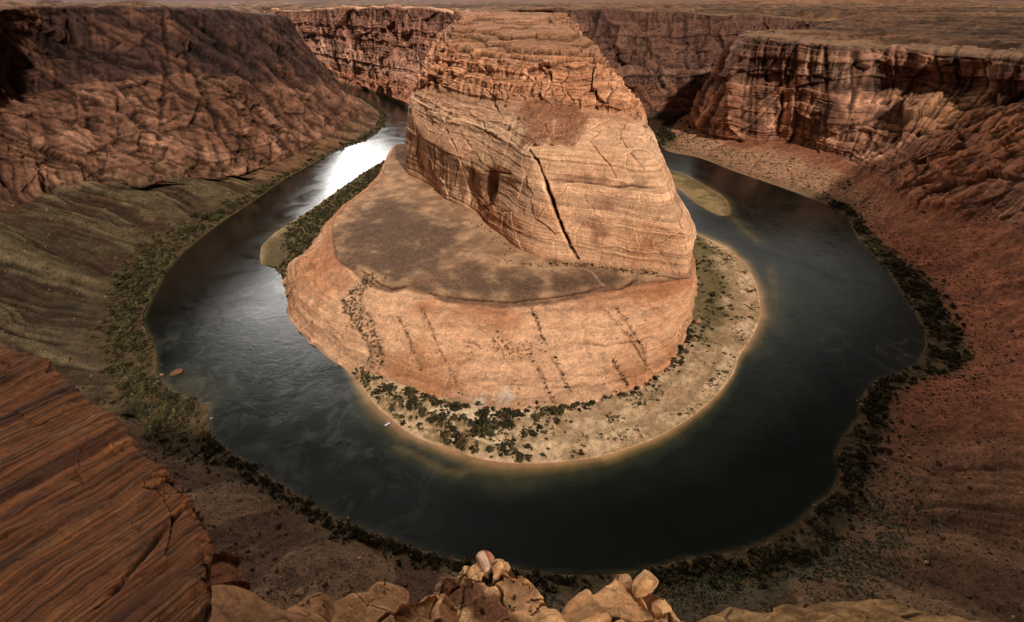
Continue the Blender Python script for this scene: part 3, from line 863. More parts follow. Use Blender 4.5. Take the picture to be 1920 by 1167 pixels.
for k, (b, e) in enumerate(near_bank):
    f = math.exp(-((bank[k][0] + 20) / 120) ** 2)     # 1 right under the overlook
    Bp = np.append(bank[k], 0)
    o = np.append(outw[k], 0)
    Ep = Z(*e, 5)
    t1, c1, m1, m2, r1, l1 = (np.array([70, 150, 190, 205, 240, 340]) * (1 - f) + np.array([38, 68, 106, 112, 152, 220]) * f)
    E_off = np.dot((Ep - Bp)[:2], outw[k])
    t1 = max(t1, E_off + 14)
    zz = np.array([38, 88, 160, 172, 285, 296]) * (1 - f) + np.array([24, 42, 150, 165, 294, 302]) * f
    near_cols.append([Bp - o * 3 - [0, 0, 3], Bp, Ep] + [Bp + o * a + [0, 0, z] for a, z in zip((t1, c1, m1, m2, r1, l1), zz)])

left_cols = [
    [Z(356, 750, -3), Z(350, 748, 0), Z(228, 770, 6), W(-402, 262, 26), W(-470, 236, 60), W(-520, 222, 160), W(-530, 218, 172), W(-575, 205, 292), W(-680, 170, 300)],
    [Z(328, 736, -3), Z(322, 732, 0), Z(218, 735, 6), W(-436, 288, 26), W(-510, 270, 62), W(-560, 260, 160), W(-572, 256, 172), W(-615, 245, 292), W(-720, 220, 300)],
    [Z(302, 705, -3), Z(296, 700, 0), Z(210, 690, 6), Z(70, 690, 28), W(-560, 330, 66), W(-606, 322, 162), W(-618, 318, 174), W(-655, 310, 293), W(-760, 290, 300)],
    [Z(300, 664, -3), Z(294, 660, 0), Z(205, 650, 6), Z(60, 640, 30), W(-600, 375, 72), W(-640, 370, 165), W(-650, 366, 178), W(-685, 360, 294), W(-790, 340, 300)],
    [Z(276, 600, -3), Z(268, 600, 0), Z(205, 600, 6), Z(80, 575, 28), W(-630, 430, 72), W(-664, 428, 168), W(-674, 425, 180), W(-705, 420, 295), W(-810, 400, 300)],
    [Z(292, 562, -3), Z(284, 560, 0), Z(215, 552, 6), Z(90, 525, 36), W(-650, 485, 82), W(-680, 485, 172), W(-690, 484, 184), W(-716, 482, 296), W(-820, 470, 300)],
    [Z(316, 512, -3), Z(310, 510, 0), Z(235, 518, 7), Z(100, 478, 42), W(-672, 540, 88), W(-694, 548, 180), W(-702, 550, 190), W(-724, 556, 297), W(-830, 550, 301)],
    [Z(351, 472, -3), Z(345, 470, 0), Z(262, 480, 7), Z(130, 430, 46), Z(-40, 395, 90), Y(-60, 215, 625), Y(-60, 205, 632), Y(-70, 14, 660), W(-850, 650, 301)],
    [Z(391, 441, -3), Z(385, 439, 0), Z(308, 446, 7), Z(190, 400, 44), Z(50, 366, 86), Y(22, 192, 705), Y(22, 180, 712), Y(20, 10, 762), W(-850, 800, 301)],
    [Z(428, 414, -3), Z(422, 412, 0), Z(355, 418, 7), Z(238, 380, 42), Z(115, 352, 78), Y(90, 178, 755), Y(90, 166, 762), Y(90, 9, 830), W(-850, 900, 301)],
    [Z(466, 389, -3), Z(460, 387, 0), Z(404, 396, 6), Z(300, 362, 40), Z(180, 342, 70), Y(165, 166, 800), Y(165, 154, 808), Y(165, 10, 900), W(-860, 1000, 300)],
    [Z(506, 362, -3), Z(500, 360, 0), Z(450, 372, 6), Z(362, 345, 34), Z(262, 340, 60), Y(250, 156, 850), Y(250, 145, 858), Y(250, 11, 970), W(-850, 1080, 299)],
    [Z(528, 345, -3), Z(522, 343, 0), Z(484, 352, 5), Z(415, 340, 26), Z(345, 333, 48), Y(335, 148, 905), Y(335, 138, 912), Y(335, 13, 1050), W(-840, 1240, 298)],
    [Z(551, 331, -3), Z(545, 329, 0), Z(515, 336, 4), Z(472, 334, 14), Z(440, 328, 30), Y(425, 152, 965), Y(424, 142, 1000), Y(422, 16, 1280), W(-840, 1420, 294)],
    [Z(581, 315, -3), Z(575, 313, 0), Z(556, 317, 3), Z(525, 318, 9), Z(498, 314, 20), Y(482, 165, 1070), Y(480, 152, 1095), Y(474, 25, 1400), W(-850, 1540, 288)],
    [Z(611, 298, -3), Z(605, 296, 0), Z(590, 299, 3), Z(562, 300, 8), Z(540, 296, 16), Y(530, 178, 1170), Y(527, 160, 1210), Y(518, 28, 1540), W(-870, 1660, 280)],
    [Z(650, 278, -3), Z(644, 275, 0), Z(630, 278, 3), Z(612, 276, 8), Z(592, 270, 16), Y(585, 178, 1300), Y(580, 160, 1370), Y(543, 33, 1720), W(-880, 1800, 268)],
    [Z(696, 264, -3), Z(690, 262, 0), Z(672, 258, 3), Z(656, 250, 7), Z(640, 242, 12), Y(628, 180, 1480), Y(618, 150, 1580), Y(574, 85, 1820), W(-880, 1900, 220)],
    [Z(725, 240, -3), Z(719, 238, 0), Z(704, 236, 3), Z(688, 228, 6), Z(674, 219, 10), Y(655, 194, 1600), Y(645, 176, 1680), Y(604, 118, 1950), W(-860, 2000, 170)],
    [Z(732, 220, -3), Z(726, 218, 0), Z(712, 214, 3), Z(698, 208, 6), Z(684, 204, 10), Y(668, 192, 1700), Y(655, 178, 1780), Y(625, 150, 2020), W(-820, 2050, 130)],
    [Z(696, 190, -3), Z(690, 189, 0), Z(680, 188, 3), Z(670, 186, 6), Z(660, 184, 10), Y(650, 178, 1900), Y(642, 170, 1960), Y(622, 152, 2080), W(-900, 2100, 130)],
    [Z(632, 166, -3), Z(628, 165, 0), Z(622, 165, 3), Z(615, 164, 6), Z(608, 163, 10), W(-900, 2120, 60), W(-915, 2130, 80), W(-940, 2140, 150), W(-1000, 2140, 160)],
]
wall_cols = right_cols + near_cols + left_cols
nR, nN, nLc = len(right_cols), len(near_cols), len(left_cols)
wall_cols = [cc_[:8] + [cc_[8] - [0, 0, 9]] for cc_ in wall_cols]
O = Loft(wall_cols, 2600, 620, smooth=2.0)
P0 = O.P.copy()
rightc = O.column([1] * nR + [np.clip(1 - (k - 4) / 10, 0, 1) for k in range(nN)] + [0] * nLc)
leftc = O.column([0] * nR + [np.clip((k - nN + 6) / 8, 0, 1) for k in range(nN)] + [1] * nLc)
nearc = 1 - np.maximum(rightc, leftc)
brush = O.row([0, 0.5, 1, 0.1, 0, 0, 0, 0, 0])
talus = O.row([0, 0, 0.5, 1, 0.6, 0, 0, 0, 0])
cliff = sm(3.75, 4.15, O.V) * (1 - 0.75 * sm(7.0, 7.3, O.V))
upper = sm(5.6, 6.1, O.V)
lipw = sm(6.95, 7.1, O.V)
d, mk = sandstone_relief(P0, cliff, big=9, seed=3, lay=1.5, crack=0.6)
kf, kj = facets(P0, (85, 85, 105), 9, 0.35)
sl = np.stack([P0 @ np.array([0, 0.64, -0.77]), P0 @ np.array([0, 0.77, 0.64]), P0[:, 0]], 1)
ks, kj2 = facets(sl, (170, 44, 80), 4, 0.10)
ks3, kj3 = facets(sl @ np.array([[0.82, -0.57, 0], [0.57, 0.82, 0], [0, 0, 1.0]]), (110, 26, 60), 8, 0.10)
rimq = 1 - 0.75 * np.clip(1 - np.abs(O.V - 7.0) / 0.55, 0, 1)
d *= 1 - 0.68 * leftc * cliff
d += cliff * rimq * ((15 - 10 * leftc) * kf + leftc * (12 * ks + 5 * ks3))
vj = fbm(np.stack([O.S + 0.12 * P0[:, 2], P0[:, 2] * 0.09, 0 * O.S], 1), (30, 30, 30), 4, 2, ridged=True)
d -= cliff * (5.0 - 2.8 * leftc) * sm(0.45, 0.85, vj) * (0.4 + 0.6 * upper)
d *= 1 - 0.93 * O.column([0] * nR + [math.exp(-((b[0] + 20) / 190) ** 2) for b in bank] + [0] * nLc)
# slabs and diagonal joints of the left cliff; slanting fins of the right spur
al = P0 @ np.array([0.25, 0.85, -0.55])          # falls toward the river along the left cliff
dg = fbm(np.stack([al, 0 * al, P0[:, 2] * 0.25], 1), (46, 46, 140), 4, 5, ridged=True)
d += 0 * dg
finw = np.exp(-((O.U - 10.2) / 1.25) ** 2) * sm(3.5, 4.2, O.V) * (1 - sm(5.3, 6.2, O.V))
al2 = P0 @ np.array([0.55, 0.75, -0.1]) - 0.9 * P0[:, 2]
fin = fbm(np.stack([al2 + 8 * fbm(P0, 50, 2, 4), 0.15 * P0[:, 0], 0.15 * P0[:, 2]], 1), (52, 90, 90), 4, 7, ridged=True)
fs_, fj_ = facets(np.stack([al2, 0.4 * P0[:, 0], 0.4 * P0[:, 2]], 1), (20, 40, 40), 6, 0.4)
d += finw * (11 * fin + 6 * fs_ + 8)
fs2, fj2 = facets(sl, (46, 10, 18), 7, 0.15)
d += cliff * leftc * (2.8 * fs2 + 1.0 * fbm(P0, 9, 5, 2, gain=0.7) - 1.3 * (1 - sm(0, 0.05, kj2)) - 0.7 * (1 - sm(0, 0.06, fj2)) * sm(0, 0.3, fbm(P0, 50, 2, 5)))
# gullies and rounded spurs of the talus: they run down the slope
gx = O.S + 60 * fbm(P0, 130, 3, 6)
gul = fbm(np.stack([gx, O.V * 14, 0 * gx], 1), (62, 60, 60), 4, 1)
rim_d = sm(1.7, 3.1, O.V) * (1 - sm(4.0, 4.6, O.V))
gul = np.sign(gul) * np.abs(gul) ** 0.8 * 1.3
d += rim_d * (leftc * 15.0 + nearc * 8.0 + rightc * 3.5) * gul + rim_d * (leftc + 0.5 * nearc) * 1.4 * fbm(np.stack([gx, O.V * 10, 0 * gx], 1), (18, 40, 40), 4, 4, ridged=True) + rim_d * (rightc + 0.4) * 1.3 * fbm(P0, 7, 4, 3, gain=0.7)
d += rim_d * 0.9 * fbm(P0, 12, 4, 4)
d += brush * 0.7 * fbm(P0, 14, 3, 2)
d += lipw * 2.0 * fbm(P0, 40, 4, 1)
land = sm(1.1, 1.8, O.V)
# ragged waterline
shift = 3.2 * fbm(P0, 26, 4, 8)
d = d * land
O.push(d)
wl = np.clip(1 - np.abs(O.V - 1.0) / 0.9, 0, 1)
O.P[:, 2] += wl * 0.35 * fbm(P0, 10, 3, 8)
gut = sm(0.1, -0.3, gul)
# joints surveyed on the left cliff
cut = np.zeros(len(P0), np.float32)
cdk = np.zeros(len(P0), np.float32)
for pts, dep, wid in (
        ([(298, 12), (312, 50), (306, 100), (312, 145), (308, 200), (300, 250), (294, 300), (290, 338)], 9, 5),
        ([(350, 60), (362, 120), (385, 175), (410, 225), (430, 265), (450, 300)], 14, 6),
        ([(125, 10), (140, 60), (152, 110), (155, 150)], 9, 4), ([(10, 20), (14, 90), (25, 150), (36, 175)], 9, 4), ([(196, 140), (206, 190), (218, 235)], 8, 4),
        ([(155, 188), (172, 235), (198, 275), (232, 300)], 8, 4), ([(250, 165), (275, 190), (300, 212)], 6, 3), ([(225, 250), (265, 238), (310, 226), (375, 205)], 5, 3),
        ([(0, 322), (24, 348), (45, 378)], 6, 4), ([(440, 30), (455, 90), (480, 140), (500, 175)], 9, 4), ([(426, 120), (438, 180), (455, 215)], 9, 4), ([(485, 110), (498, 135), (508, 152)], 6, 3),
        ([(520, 200), (528, 250), (534, 285)], 6, 3), ([(562, 205), (575, 235), (592, 258)], 9, 6), ([(0, 186), (60, 180), (140, 166), (215, 168)], 5, 3),
        ([(1456, 135), (1462, 180), (1455, 250)], 10, 4), ([(1490, 85), (1475, 120), (1465, 150)], 8, 4), ([(1605, 120), (1615, 160), (1595, 200)], 9, 5),
        ([(1620, 148), (1700, 150), (1800, 162), (1900, 172)], 6, 3), ([(1670, 240), (1720, 246), (1742, 248)], 9, 4), ([(1385, 70), (1370, 100), (1364, 116)], 6, 3)):
    k, dd = carve(O, pts, dep, wid, O.P)
    cut += k
    cdk = np.maximum(cdk, np.exp(-(dd / wid) ** 2))
O.push(cut)

n60, n20, n6 = fbm(P0, 60, 4, 2), fbm(P0, 20, 4, 5), fbm(P0, 6, 3, 8)
lay = mk['l1']
lowrock = mix(lin(166, 120, 94)[None], lin(116, 79, 60)[None], sm(-0.35, 0.35, n60 + 0.4 * mk['rid'])) * (0.82 + 0.3 * lay + 0.15 * (mk['l2'] - 0.5))[:, None]
uprock = mix(lin(108, 72, 54)[None], lin(70, 47, 38)[None], sm(-0.3, 0.3, n60 + 0.3 * mk['rid'])) * (0.82 + 0.3 * lay + 0.2 * (mk['l2'] - 0.5))[:, None]
vst = fbm(np.stack([O.S, P0[:, 2] * 0.05, 0 * O.S], 1), (22, 10, 10), 4, 3)
varn = sm(-0.05, 0.4, vst + 0.7 * n60 + 0.25 * (upper - 0.4))
prom = sm(9.5, 7.5, O.U) * sm(3.8, 4.2, O.V)
lowrock, uprock = lowrock * (1 + 0.7 * prom)[:, None], uprock * (1 + 0.7 * prom)[:, None]
c = mix(lowrock, uprock, upper * (0.5 + 0.5 * leftc) * sm(-0.7, 0.1, n60 + 0.5))
c = mix(c, VARN[None] * (0.9 + 0.5 * n6)[:, None], cliff * varn * (0.2 + 0.5 * upper) * (1 - 0.2 * rightc))
# black varnish patches of the right promontory
vp = np.exp(-((O.U - 5.2) / 1.6) ** 2) * sm(4.0, 4.4, O.V) * (1 - sm(6.7, 7.0, O.V))
c = mix(c, lin(52, 34, 30)[None], vp * sm(-0.05, 0.25, fbm(P0, (60, 60, 45), 5, 1) + 0.05) * 0.9)
c = mix(c, lin(178, 136, 108)[None], np.exp(-((O.U - 5.8) / 0.9) ** 2) * sm(6.1, 6.3, O.V) * (1 - sm(6.75, 6.95, O.V)) * sm(0.0, 0.25, fbm(np.stack([O.S, 0 * O.S, P0[:, 2] * 0.08], 1), (9, 9, 9), 3, 2)) * 0.7)
# pale shelf on the right between the lower and upper cliff
shelf = sm(6.8, 8.6, O.U) * (1 - sm(10.6, 11.6, O.U)) * sm(4.95, 5.15, O.V) * (1 - sm(5.85, 6.05, O.V))
c = mix(c, lin(164, 118, 84)[None] * (1 + 0.3 * n20)[:, None], shelf * 0.85)
c = mix(c, lin(140, 86, 58)[None] * (1 + 0.35 * fin)[:, None], np.clip(finw * 1.2, 0, 1) * 0.8)
c = c * (1 + 0.4 * cliff * fbm(P0, 4.5, 4, 5, gain=0.8))[:, None]
c = mix(c, lin(60, 38, 30)[None], leftc * cliff * 0.55 * np.maximum(1 - sm(0, 0.035, kj2), (1 - sm(0, 0.03, kj3)) * 0.8))
c = mix(c, lin(60, 38, 30)[None], np.clip(cdk, 0, 1) * 0.55 * cliff)
c = c * (1 - 0.22 * sm(0.4, 0.85, vj) * cliff)[:, None]
# talus
tr = mix(lin(154, 95, 67)[None], lin(122, 73, 53)[None], sm(-0.3, 0.3, n20 + 0.5 * n6))
tr = mix(tr, lin(160, 108, 78)[None], sm(0.15, 0.5, fbm(P0, 3.0, 2, 2) + 0.3 * n20) * 0.5)
tl = mix(lin(94, 79, 56)[None], lin(72, 57, 41)[None], sm(-0.3, 0.4, 0.9 * n20 + 0.35 * gut + 0.4 * n60 - 0.1))
tl = mix(tl, lin(82, 52, 38)[None], sm(0.1, 0.6, gut * 0.25 + n60 * 0.9 + 0.5 * n20 + 0.3 * n6) * 0.6)
tl = mix(tl, lin(50, 46, 28)[None], sm(0.16, 0.4, fbm(P0, 3.6, 2, 6) + 0.2 * n20) * 0.65)
tn = mix(lin(152, 118, 88)[None], lin(116, 86, 64)[None], sm(-0.3, 0.3, n20 + 0.6 * gut - 0.2))
tn = mix(tn, lin(56, 48, 34)[None], sm(0.2, 0.42, fbm(P0, 2.4, 2, 6) + 0.1 * n20) * 0.6)
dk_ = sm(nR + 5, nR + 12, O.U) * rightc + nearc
tl_far = sm(nR + nN + 11.5, nR + nN + 14, O.U)
tl = mix(tl, lin(122, 84, 58)[None], tl_far * 0.6)
trs = (tr * rightc[:, None] + tl * leftc[:, None] + tn * nearc[:, None]) / (rightc + leftc + nearc)[:, None]
far_right = sm(11, 7, O.U)
trs = mix(trs, mix(lin(172, 128, 96)[None], lin(140, 88, 62)[None], sm(2.8, 3.8, O.V + 0.6 * n20)), far_right * 0.9)
trs = mix(trs, lin(64, 56, 38)[None], far_right * sm(0.12, 0.4, fbm(P0, 4.5, 2, 1)) * (1 - sm(2.9, 3.4, O.V)) * 0.7)
trs = trs * (1 - 0.42 * dk_)[:, None]  # near and lower right talus painted darker, shade put into the colour
spk = fbm(P0, 2.2, 3, 5, gain=0.8)
trs = trs * (1 + 0.45 * spk)[:, None]
tmask = 1 - sm(3.75, 4.2, O.V + 0.35 * n20 + 0.12 * n6)
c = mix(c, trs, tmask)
# strip under the brush
soil = mix(lin(98, 80, 52)[None], lin(70, 58, 38)[None], sm(-0.3, 0.3, n6 + n20))
sandy = mix(lin(150, 118, 84)[None], lin(104, 80, 54)[None], sm(-0.4, 0.3, n6))
soil = mix(soil, sandy * 0.7, sm(1.35, 1.05, O.V) * sm(-0.2, 0.4, n20))
bw = 1 - sm(1.9, 2.25, O.V + 0.12 * n20)
far_r = sm(8.5, 6, O.U) * sm(2.2, 3.2, O.U)
c = mix(c, soil, bw * (1 - 0.6 * far_r))
# grey-green sage above the brush, below the overlook and to its right
sage = np.clip(1 - np.abs(O.U - (nR + 16)) / 7, 0, 1) ** 0.5 * np.clip(1 - np.abs(O.V - 2.2) / 0.75, 0, 1)
c = mix(c, lin(92, 88, 66)[None], sage * sm(-0.15, 0.25, n20 + 0.4 * n6) * 0.8)
c = mix(c, lin(122, 92, 68)[None] * (1 + 0.4 * n20 + 0.3 * n6)[:, None], lipw * 0.75)
wall_color = cavity_shade(c, O, 0.9)

iu = lambda cc: int(np.searchsorted(O.u, cc))
i0, i1 = iu(nR - 0.5), iu(nR + nN - 1.5)
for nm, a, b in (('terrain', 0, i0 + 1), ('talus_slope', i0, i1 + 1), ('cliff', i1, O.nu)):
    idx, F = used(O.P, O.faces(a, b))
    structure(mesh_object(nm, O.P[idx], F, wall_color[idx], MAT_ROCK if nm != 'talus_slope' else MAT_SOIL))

# ------------------------------------------------------------------ far walls behind the loop
def far_wall(cols, nu, nv, seed, name, tone):
    F_ = Loft(cols, nu, nv, smooth=1.5)
    p = F_.P.copy()
    w = F_.row([0, 0, 0.5, 1, 1, 1, 0.9, 0.3, 0.2])
    dd, m_ = sandstone_relief(p, w, big=20, seed=seed, lay=2.2, crack=1.6)
    but = fbm(np.stack([F_.S, p[:, 2] * 0.12, 0 * F_.S], 1), (90, 90, 90), 4, 4, ridged=True)
    dd += w * 7 * but
    kf_, kj_ = facets(p, (110, 110, 120), seed, 0.35)
    dd += w * 26 * kf_
    dd *= sm(0.9, 1.4, F_.V)
    F_.push(dd)
    n6_, n2_ = fbm(p, 90, 4, 2), fbm(p, 25, 4, 3)
    st = fbm(np.stack([F_.S, p[:, 2] * 0.05, 0 * F_.S], 1), (26, 10, 10), 4, 3)
    cc = mix(lin(160, 120, 98)[None], lin(124, 88, 71)[None], sm(-0.3, 0.3, n6_ + 0.4 * m_['rid'])) * (0.82 + 0.36 * m_['l1'])[:, None]
    up = sm(4.6, 5.2, F_.V) * (1 - sm(6.9, 7.1, F_.V))
    cc = mix(cc, lin(112, 74, 60)[None] * (0.8 + 0.4 * m_['l1'])[:, None], up * 0.6)
    cc = mix(cc, lin(64, 44, 40)[None], up * sm(-0.1, 0.3, st + 0.6 * n6_ - 0.4 * but) * 0.75)
    cc = mix(cc, lin(136, 88, 66)[None] * (1 + 0.4 * n2_)[:, None], (1 - sm(2.8, 3.6, F_.V + 0.5 * n2_)) * 0.8)
    cc = mix(cc, lin(70, 58, 42)[None], (1 - sm(1.5, 2.1, F_.V)) * 0.8)
    cc = mix(cc, lin(168, 128, 96)[None] * (1 + 0.25 * n2_)[:, None], sm(6.95, 7.1, F_.V) * 0.8)
    cc = cavity_shade(cc * tone, F_, 0.8)
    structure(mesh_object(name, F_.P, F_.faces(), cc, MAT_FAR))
    return F_


fl = []
for (bx, by), (rx, ry, rn) in (((560, 140), (500, 20, 2750)), ((600, 146), (545, 20, 2640)), ((625, 151), (588, 19, 2520)), ((655, 160), (630, 17, 2330)), ((690, 170), (668, 16, 2200)), ((722, 183), (706, 14, 2060)),
                               ((748, 196), (745, 14, 1960)), ((772, 208), (790, 16, 1880)), ((800, 212), (832, 20, 1790)), ((836, 214), (862, 24, 1700))):
    b = Z(bx, by, 0)
    r = Y(rx, ry, rn)
    o = np.array([r[0] - b[0], r[1] - b[1], 0])
    fl.append([b - o / np.linalg.norm(o) * 10 - [0, 0, 3], b, b + o * 0.08 + [0, 0, 6], b + o * 0.32 + [0, 0, 45], b + o * 0.55 + [0, 0, 90], b + o * 0.72 + [0, 0, 150], b + o * 0.82 + [0, 0, 185], r, r + o * 0.8 - [0, 0, 8]])
fl.append([W(-200, 1640, -3), W(-205, 1650, 0), W(-205, 1655, 6), W(-204, 1670, 45), W(-200, 1685, 90), W(-195, 1700, 150), W(-190, 1705, 185), W(-180, 1720, 272), W(-150, 1900, 274)])
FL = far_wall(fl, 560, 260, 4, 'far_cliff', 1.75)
fr = [[W(150, 1545, -3), W(150, 1550, 0), W(150, 1555, 5), W(150, 1575, 60), W(150, 1590, 120), W(150, 1600, 160), W(150, 1610, 185), W(150, 1640, 272), W(150, 1800, 274)]]
for (bx, by), (lx, ly, ln), (rx, ry, rn) in (((1150, 219), (1100, 128, 1610), (1035, 17, 1640)), ((1180, 220), (1150, 132, 1640), (1090, 18, 1680)), ((1210, 220), (1195, 134, 1660), (1150, 18, 1720)), ((1240, 219), (1240, 132, 1690), (1215, 19, 1760)), ((1275, 218), (1290, 130, 1730), (1290, 22, 1800)),
                                                ((1305, 215), (1340, 130, 1780), (1365, 28, 1850)), ((1350, 208), (1400, 130, 1860), (1440, 32, 1900)), ((1400, 200), (1470, 120, 1960), (1500, 38, 1960)), ((1450, 190), (1540, 110, 2060), (1580, 40, 2060))):
    b = Z(bx, by, 0)
    l_ = Y(lx, ly, ln)
    r = Y(rx, ry, rn)
    o = np.array([r[0] - b[0], r[1] - b[1], 0])
    fr.append([b - o / np.linalg.norm(o) * 10 - [0, 0, 3], b, b + (l_ - b) * 0.12, b + (l_ - b) * 0.62 + [0, 0, -8], b + (l_ - b) * 0.74 + [0, 0, 22], l_, l_ + o * 0.12 + [0, 0, 18], r, r + o / np.linalg.norm(o) * 160 - [0, 0, 6]])
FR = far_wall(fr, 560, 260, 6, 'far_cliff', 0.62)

# ------------------------------------------------------------------ plateau to the horizon
ang = np.concatenate([np.radians(np.linspace(-75, 75, int(1100 * Q)))])
rad = np.concatenate([np.geomspace(330, 6000, int(420 * Q)), np.geomspace(6100, 90000, int(60 * Q))])
A_, R_ = np.meshgrid(ang, rad, indexing='ij')
PP = np.stack([np.sin(A_) * R_, np.cos(A_) * R_, 0 * R_], 2).reshape(-1, 3)
near_r = np.exp(-(np.maximum(0, np.hypot(PP[:, 0] - 800, PP[:, 1] - 1100) - 250) / 750) ** 2) * sm(500, 700, PP[:, 0])
west = sm(-350, -700, PP[:, 0]) * sm(1900, 1300, PP[:, 1])
rr = np.hypot(PP[:, 0], PP[:, 1])
base = 272 - 40 * near_r + 24 * west
far_n = fbm(PP, 900, 4, 3)
PP[:, 2] = base + (4 + 10 * sm(1500, 5000, rr)) * far_n + 3.0 * fbm(PP, 120, 4, 5) + 5.0 * fbm(PP, (300, 70, 70), 4, 8, ridged=True) * sm(300, 900, rr)
# stepped rock pavement, buttes far off
relief = 22 * fbm(PP, (420, 190, 300), 4, 2) * sm(400, 900, rr) * sm(5200, 3000, rr)
PP[:, 2] += relief
tz_ = PP[:, 2] + 3 * fbm(PP, (60, 30, 60), 3, 5)
dz_, pr1 = terrace(tz_, 6.0)
dz2_, pr2 = terrace(tz_ + 1, 2.2)
tw_ = sm(5200, 3600, rr)
PP[:, 2] += tw_ * (0.95 * dz_ + 0.5 * dz2_)
PP[:, 2] += 5.0 * near_r * (layers(PP[:, 1] * 0.5 + PP[:, 0] * 0.25 + 40 * fbm(PP, 200, 3, 2), 16, 3, 0.2) - 0.5)
mesa = lambda x, y, rx_, ry_, h: h * sm(1.25, 0.8, np.hypot((PP[:, 0] - x) / rx_, (PP[:, 1] - y) / ry_) + 0.25 * far_n)
PP[:, 2] += mesa(-2900, 7200, 1300, 600, 95) + mesa(-5200, 8200, 1500, 700, 130) + mesa(2600, 4300, 900, 300, 26) + mesa(3900, 5200, 500, 260, 20)
PP[:, 2] -= sm(9000, 30000, rr) * 160
rim_poly = []
for cidx in range(1, nR):
    rim_poly.append((wall_cols[cidx][7] * 0.75 + wall_cols[cidx][8] * 0.25)[:2])
rim_poly += [np.array([700, 400]), np.array([400, -200]), np.array([-400, -200])]
for cidx in range(nR + nN, nR + nN + 18):
    rim_poly.append((wall_cols[cidx][7] * 0.75 + wall_cols[cidx][8] * 0.25)[:2])
rim_poly += [np.array([-900, 1800]), np.array([-1200, 2500]), np.array([-1250, 2780])]
for cc in fl[:-1]:
    rim_poly.append((cc[7] * 0.75 + cc[8] * 0.25)[:2])
rim_poly += [np.array([-160, 1700]), np.array([150, 1650])]
for cc in fr[1:]:
    rim_poly.append((cc[7] * 0.75 + cc[8] * 0.25)[:2])
rim_poly += [np.array([1200, 2250]), np.array([1150, 2000]), np.array([950, 1700])]
PP_in = inside(PP, rim_poly)
nearby = np.where(rr < 4000)[0]
drop = np.zeros(len(PP))
drop[nearby] = 30 * (1 - sm(0, 110, seg_dist(PP[nearby], np.array(rim_poly), closed=True)))
PP[:, 2] -= drop
nA, nRad = len(ang), len(rad)
a = (np.arange(nA - 1)[:, None] * nRad + np.arange(nRad - 1)[None]).ravel()
F = np.stack([a, a + 1, a + nRad + 1, a + nRad], 1)
F = F[~PP_in[F].all(1)]
pn = fbm(PP, 70, 4, 1)
ps = fbm(PP, (9, 9, 9), 2, 4)
big_p = fbm(PP, (700, 260, 300), 4, 6)
c = mix(lin(146, 104, 74)[None], lin(98, 67, 48)[None], sm(-0.3, 0.3, pn + big_p))
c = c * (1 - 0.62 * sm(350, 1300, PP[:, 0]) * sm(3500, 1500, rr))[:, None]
c = mix(c, lin(100, 82, 58)[None], sm(0.0, 0.4, big_p + 0.3 * ps) * 0.4 * sm(1500, 2200, rr))
c = mix(c, lin(72, 62, 44)[None], sm(0.12, 0.4, ps) * 0.55)
c = mix(c, lin(96, 64, 46)[None], sm(0.1, 0.4, fbm(PP, (260, 60, 60), 4, 2)) * 0.5)
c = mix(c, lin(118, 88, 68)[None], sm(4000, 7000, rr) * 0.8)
c = mix(c, lin(98, 72, 70)[None], sm(6000, 8000, rr) * sm(0, -1200, PP[:, 0]) * 0.8)  # purple distance haze painted into the far left land
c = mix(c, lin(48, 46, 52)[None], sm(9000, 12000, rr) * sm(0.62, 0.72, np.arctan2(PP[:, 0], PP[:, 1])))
c = c * (1 + tw_ * (0.2 - 0.55 * pr1 - 0.2 * pr2))[:, None]
idx, F2 = used(PP, F)
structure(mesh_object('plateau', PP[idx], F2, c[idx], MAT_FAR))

# ------------------------------------------------------------------ the river
step = 3.0 / max(Q, 0.3) ** 0.5
gx_ = np.arange(-760, 820, step)
gy_ = np.concatenate([np.arange(80, 1300, step), np.arange(1300, 2500, step * 2)])
WX, WY = np.meshgrid(gx_, gy_, indexing='ij')
WP = np.stack([WX, WY, 0 * WX], 2).reshape(-1, 3)
outer_line = np.array([cc[1][:2] for cc in wall_cols])
d_in = seg_dist(WP, shore_in)
d_out = seg_dist(WP, outer_line)
d_sp = seg_dist(WP, spit_outline, closed=True)
wn = fbm(WP, 60, 4, 3)
wn2 = fbm(WP, 16, 3, 5)
# depth of the bed (m): the inner point shelves gently, the outer bank drops off
widx = np.argmin(((WP[:, None, :2] - shore_in[None, ::3]) ** 2).sum(2), 1) if len(WP) < 1 else None
ys = WP[:, 1]
xs = WP[:, 0]
east = sm(60, 170, xs) * sm(330, 420, ys) * sm(900, 700, ys)
shelf_w = 1.5 + 11 * east + 9 * sm(-60, 0, xs) * sm(420, 330, ys) * sm(300, 100, xs) + 10 * sm(-190, -120, xs) * sm(40, -40, xs) * sm(420, 300, ys)
shelf_w = shelf_w * (1 + 0.5 * wn + 0.25 * wn2)
deep = np.minimum(5.0, 5.0 * d_in / (shelf_w * 2.2 + 1))
deep = np.minimum(deep, 0.2 + d_out * 1.3 * (1 + 0.6 * wn))
deep = np.minimum(deep, 0.2 + d_sp * 0.25)
bars_ = [([(742, 838), (775, 852), (805, 868), (835, 884), (862, 888), (885, 878), (876, 862), (850, 852)], 6, 1.7), ([(925, 900), (950, 905), (975, 902)], 9, 2.3), ([(1368, 402), (1385, 420), (1402, 438), (1420, 452)], 11, 1.9), ([(640, 330), (560, 400), (500, 440)], 9, 2.4), ([(700, 740), (720, 775), (745, 802), (790, 826)], 3.5, 0.25),
         ([(1445, 500), (1452, 560), (1440, 610)], 14, 2.0), ([(1400, 660), (1420, 640)], 10, 1.8), ([(350, 735), (385, 740), (340, 715)], 16, 2.2), ([(500, 470), (510, 490)], 7, 0.6)]
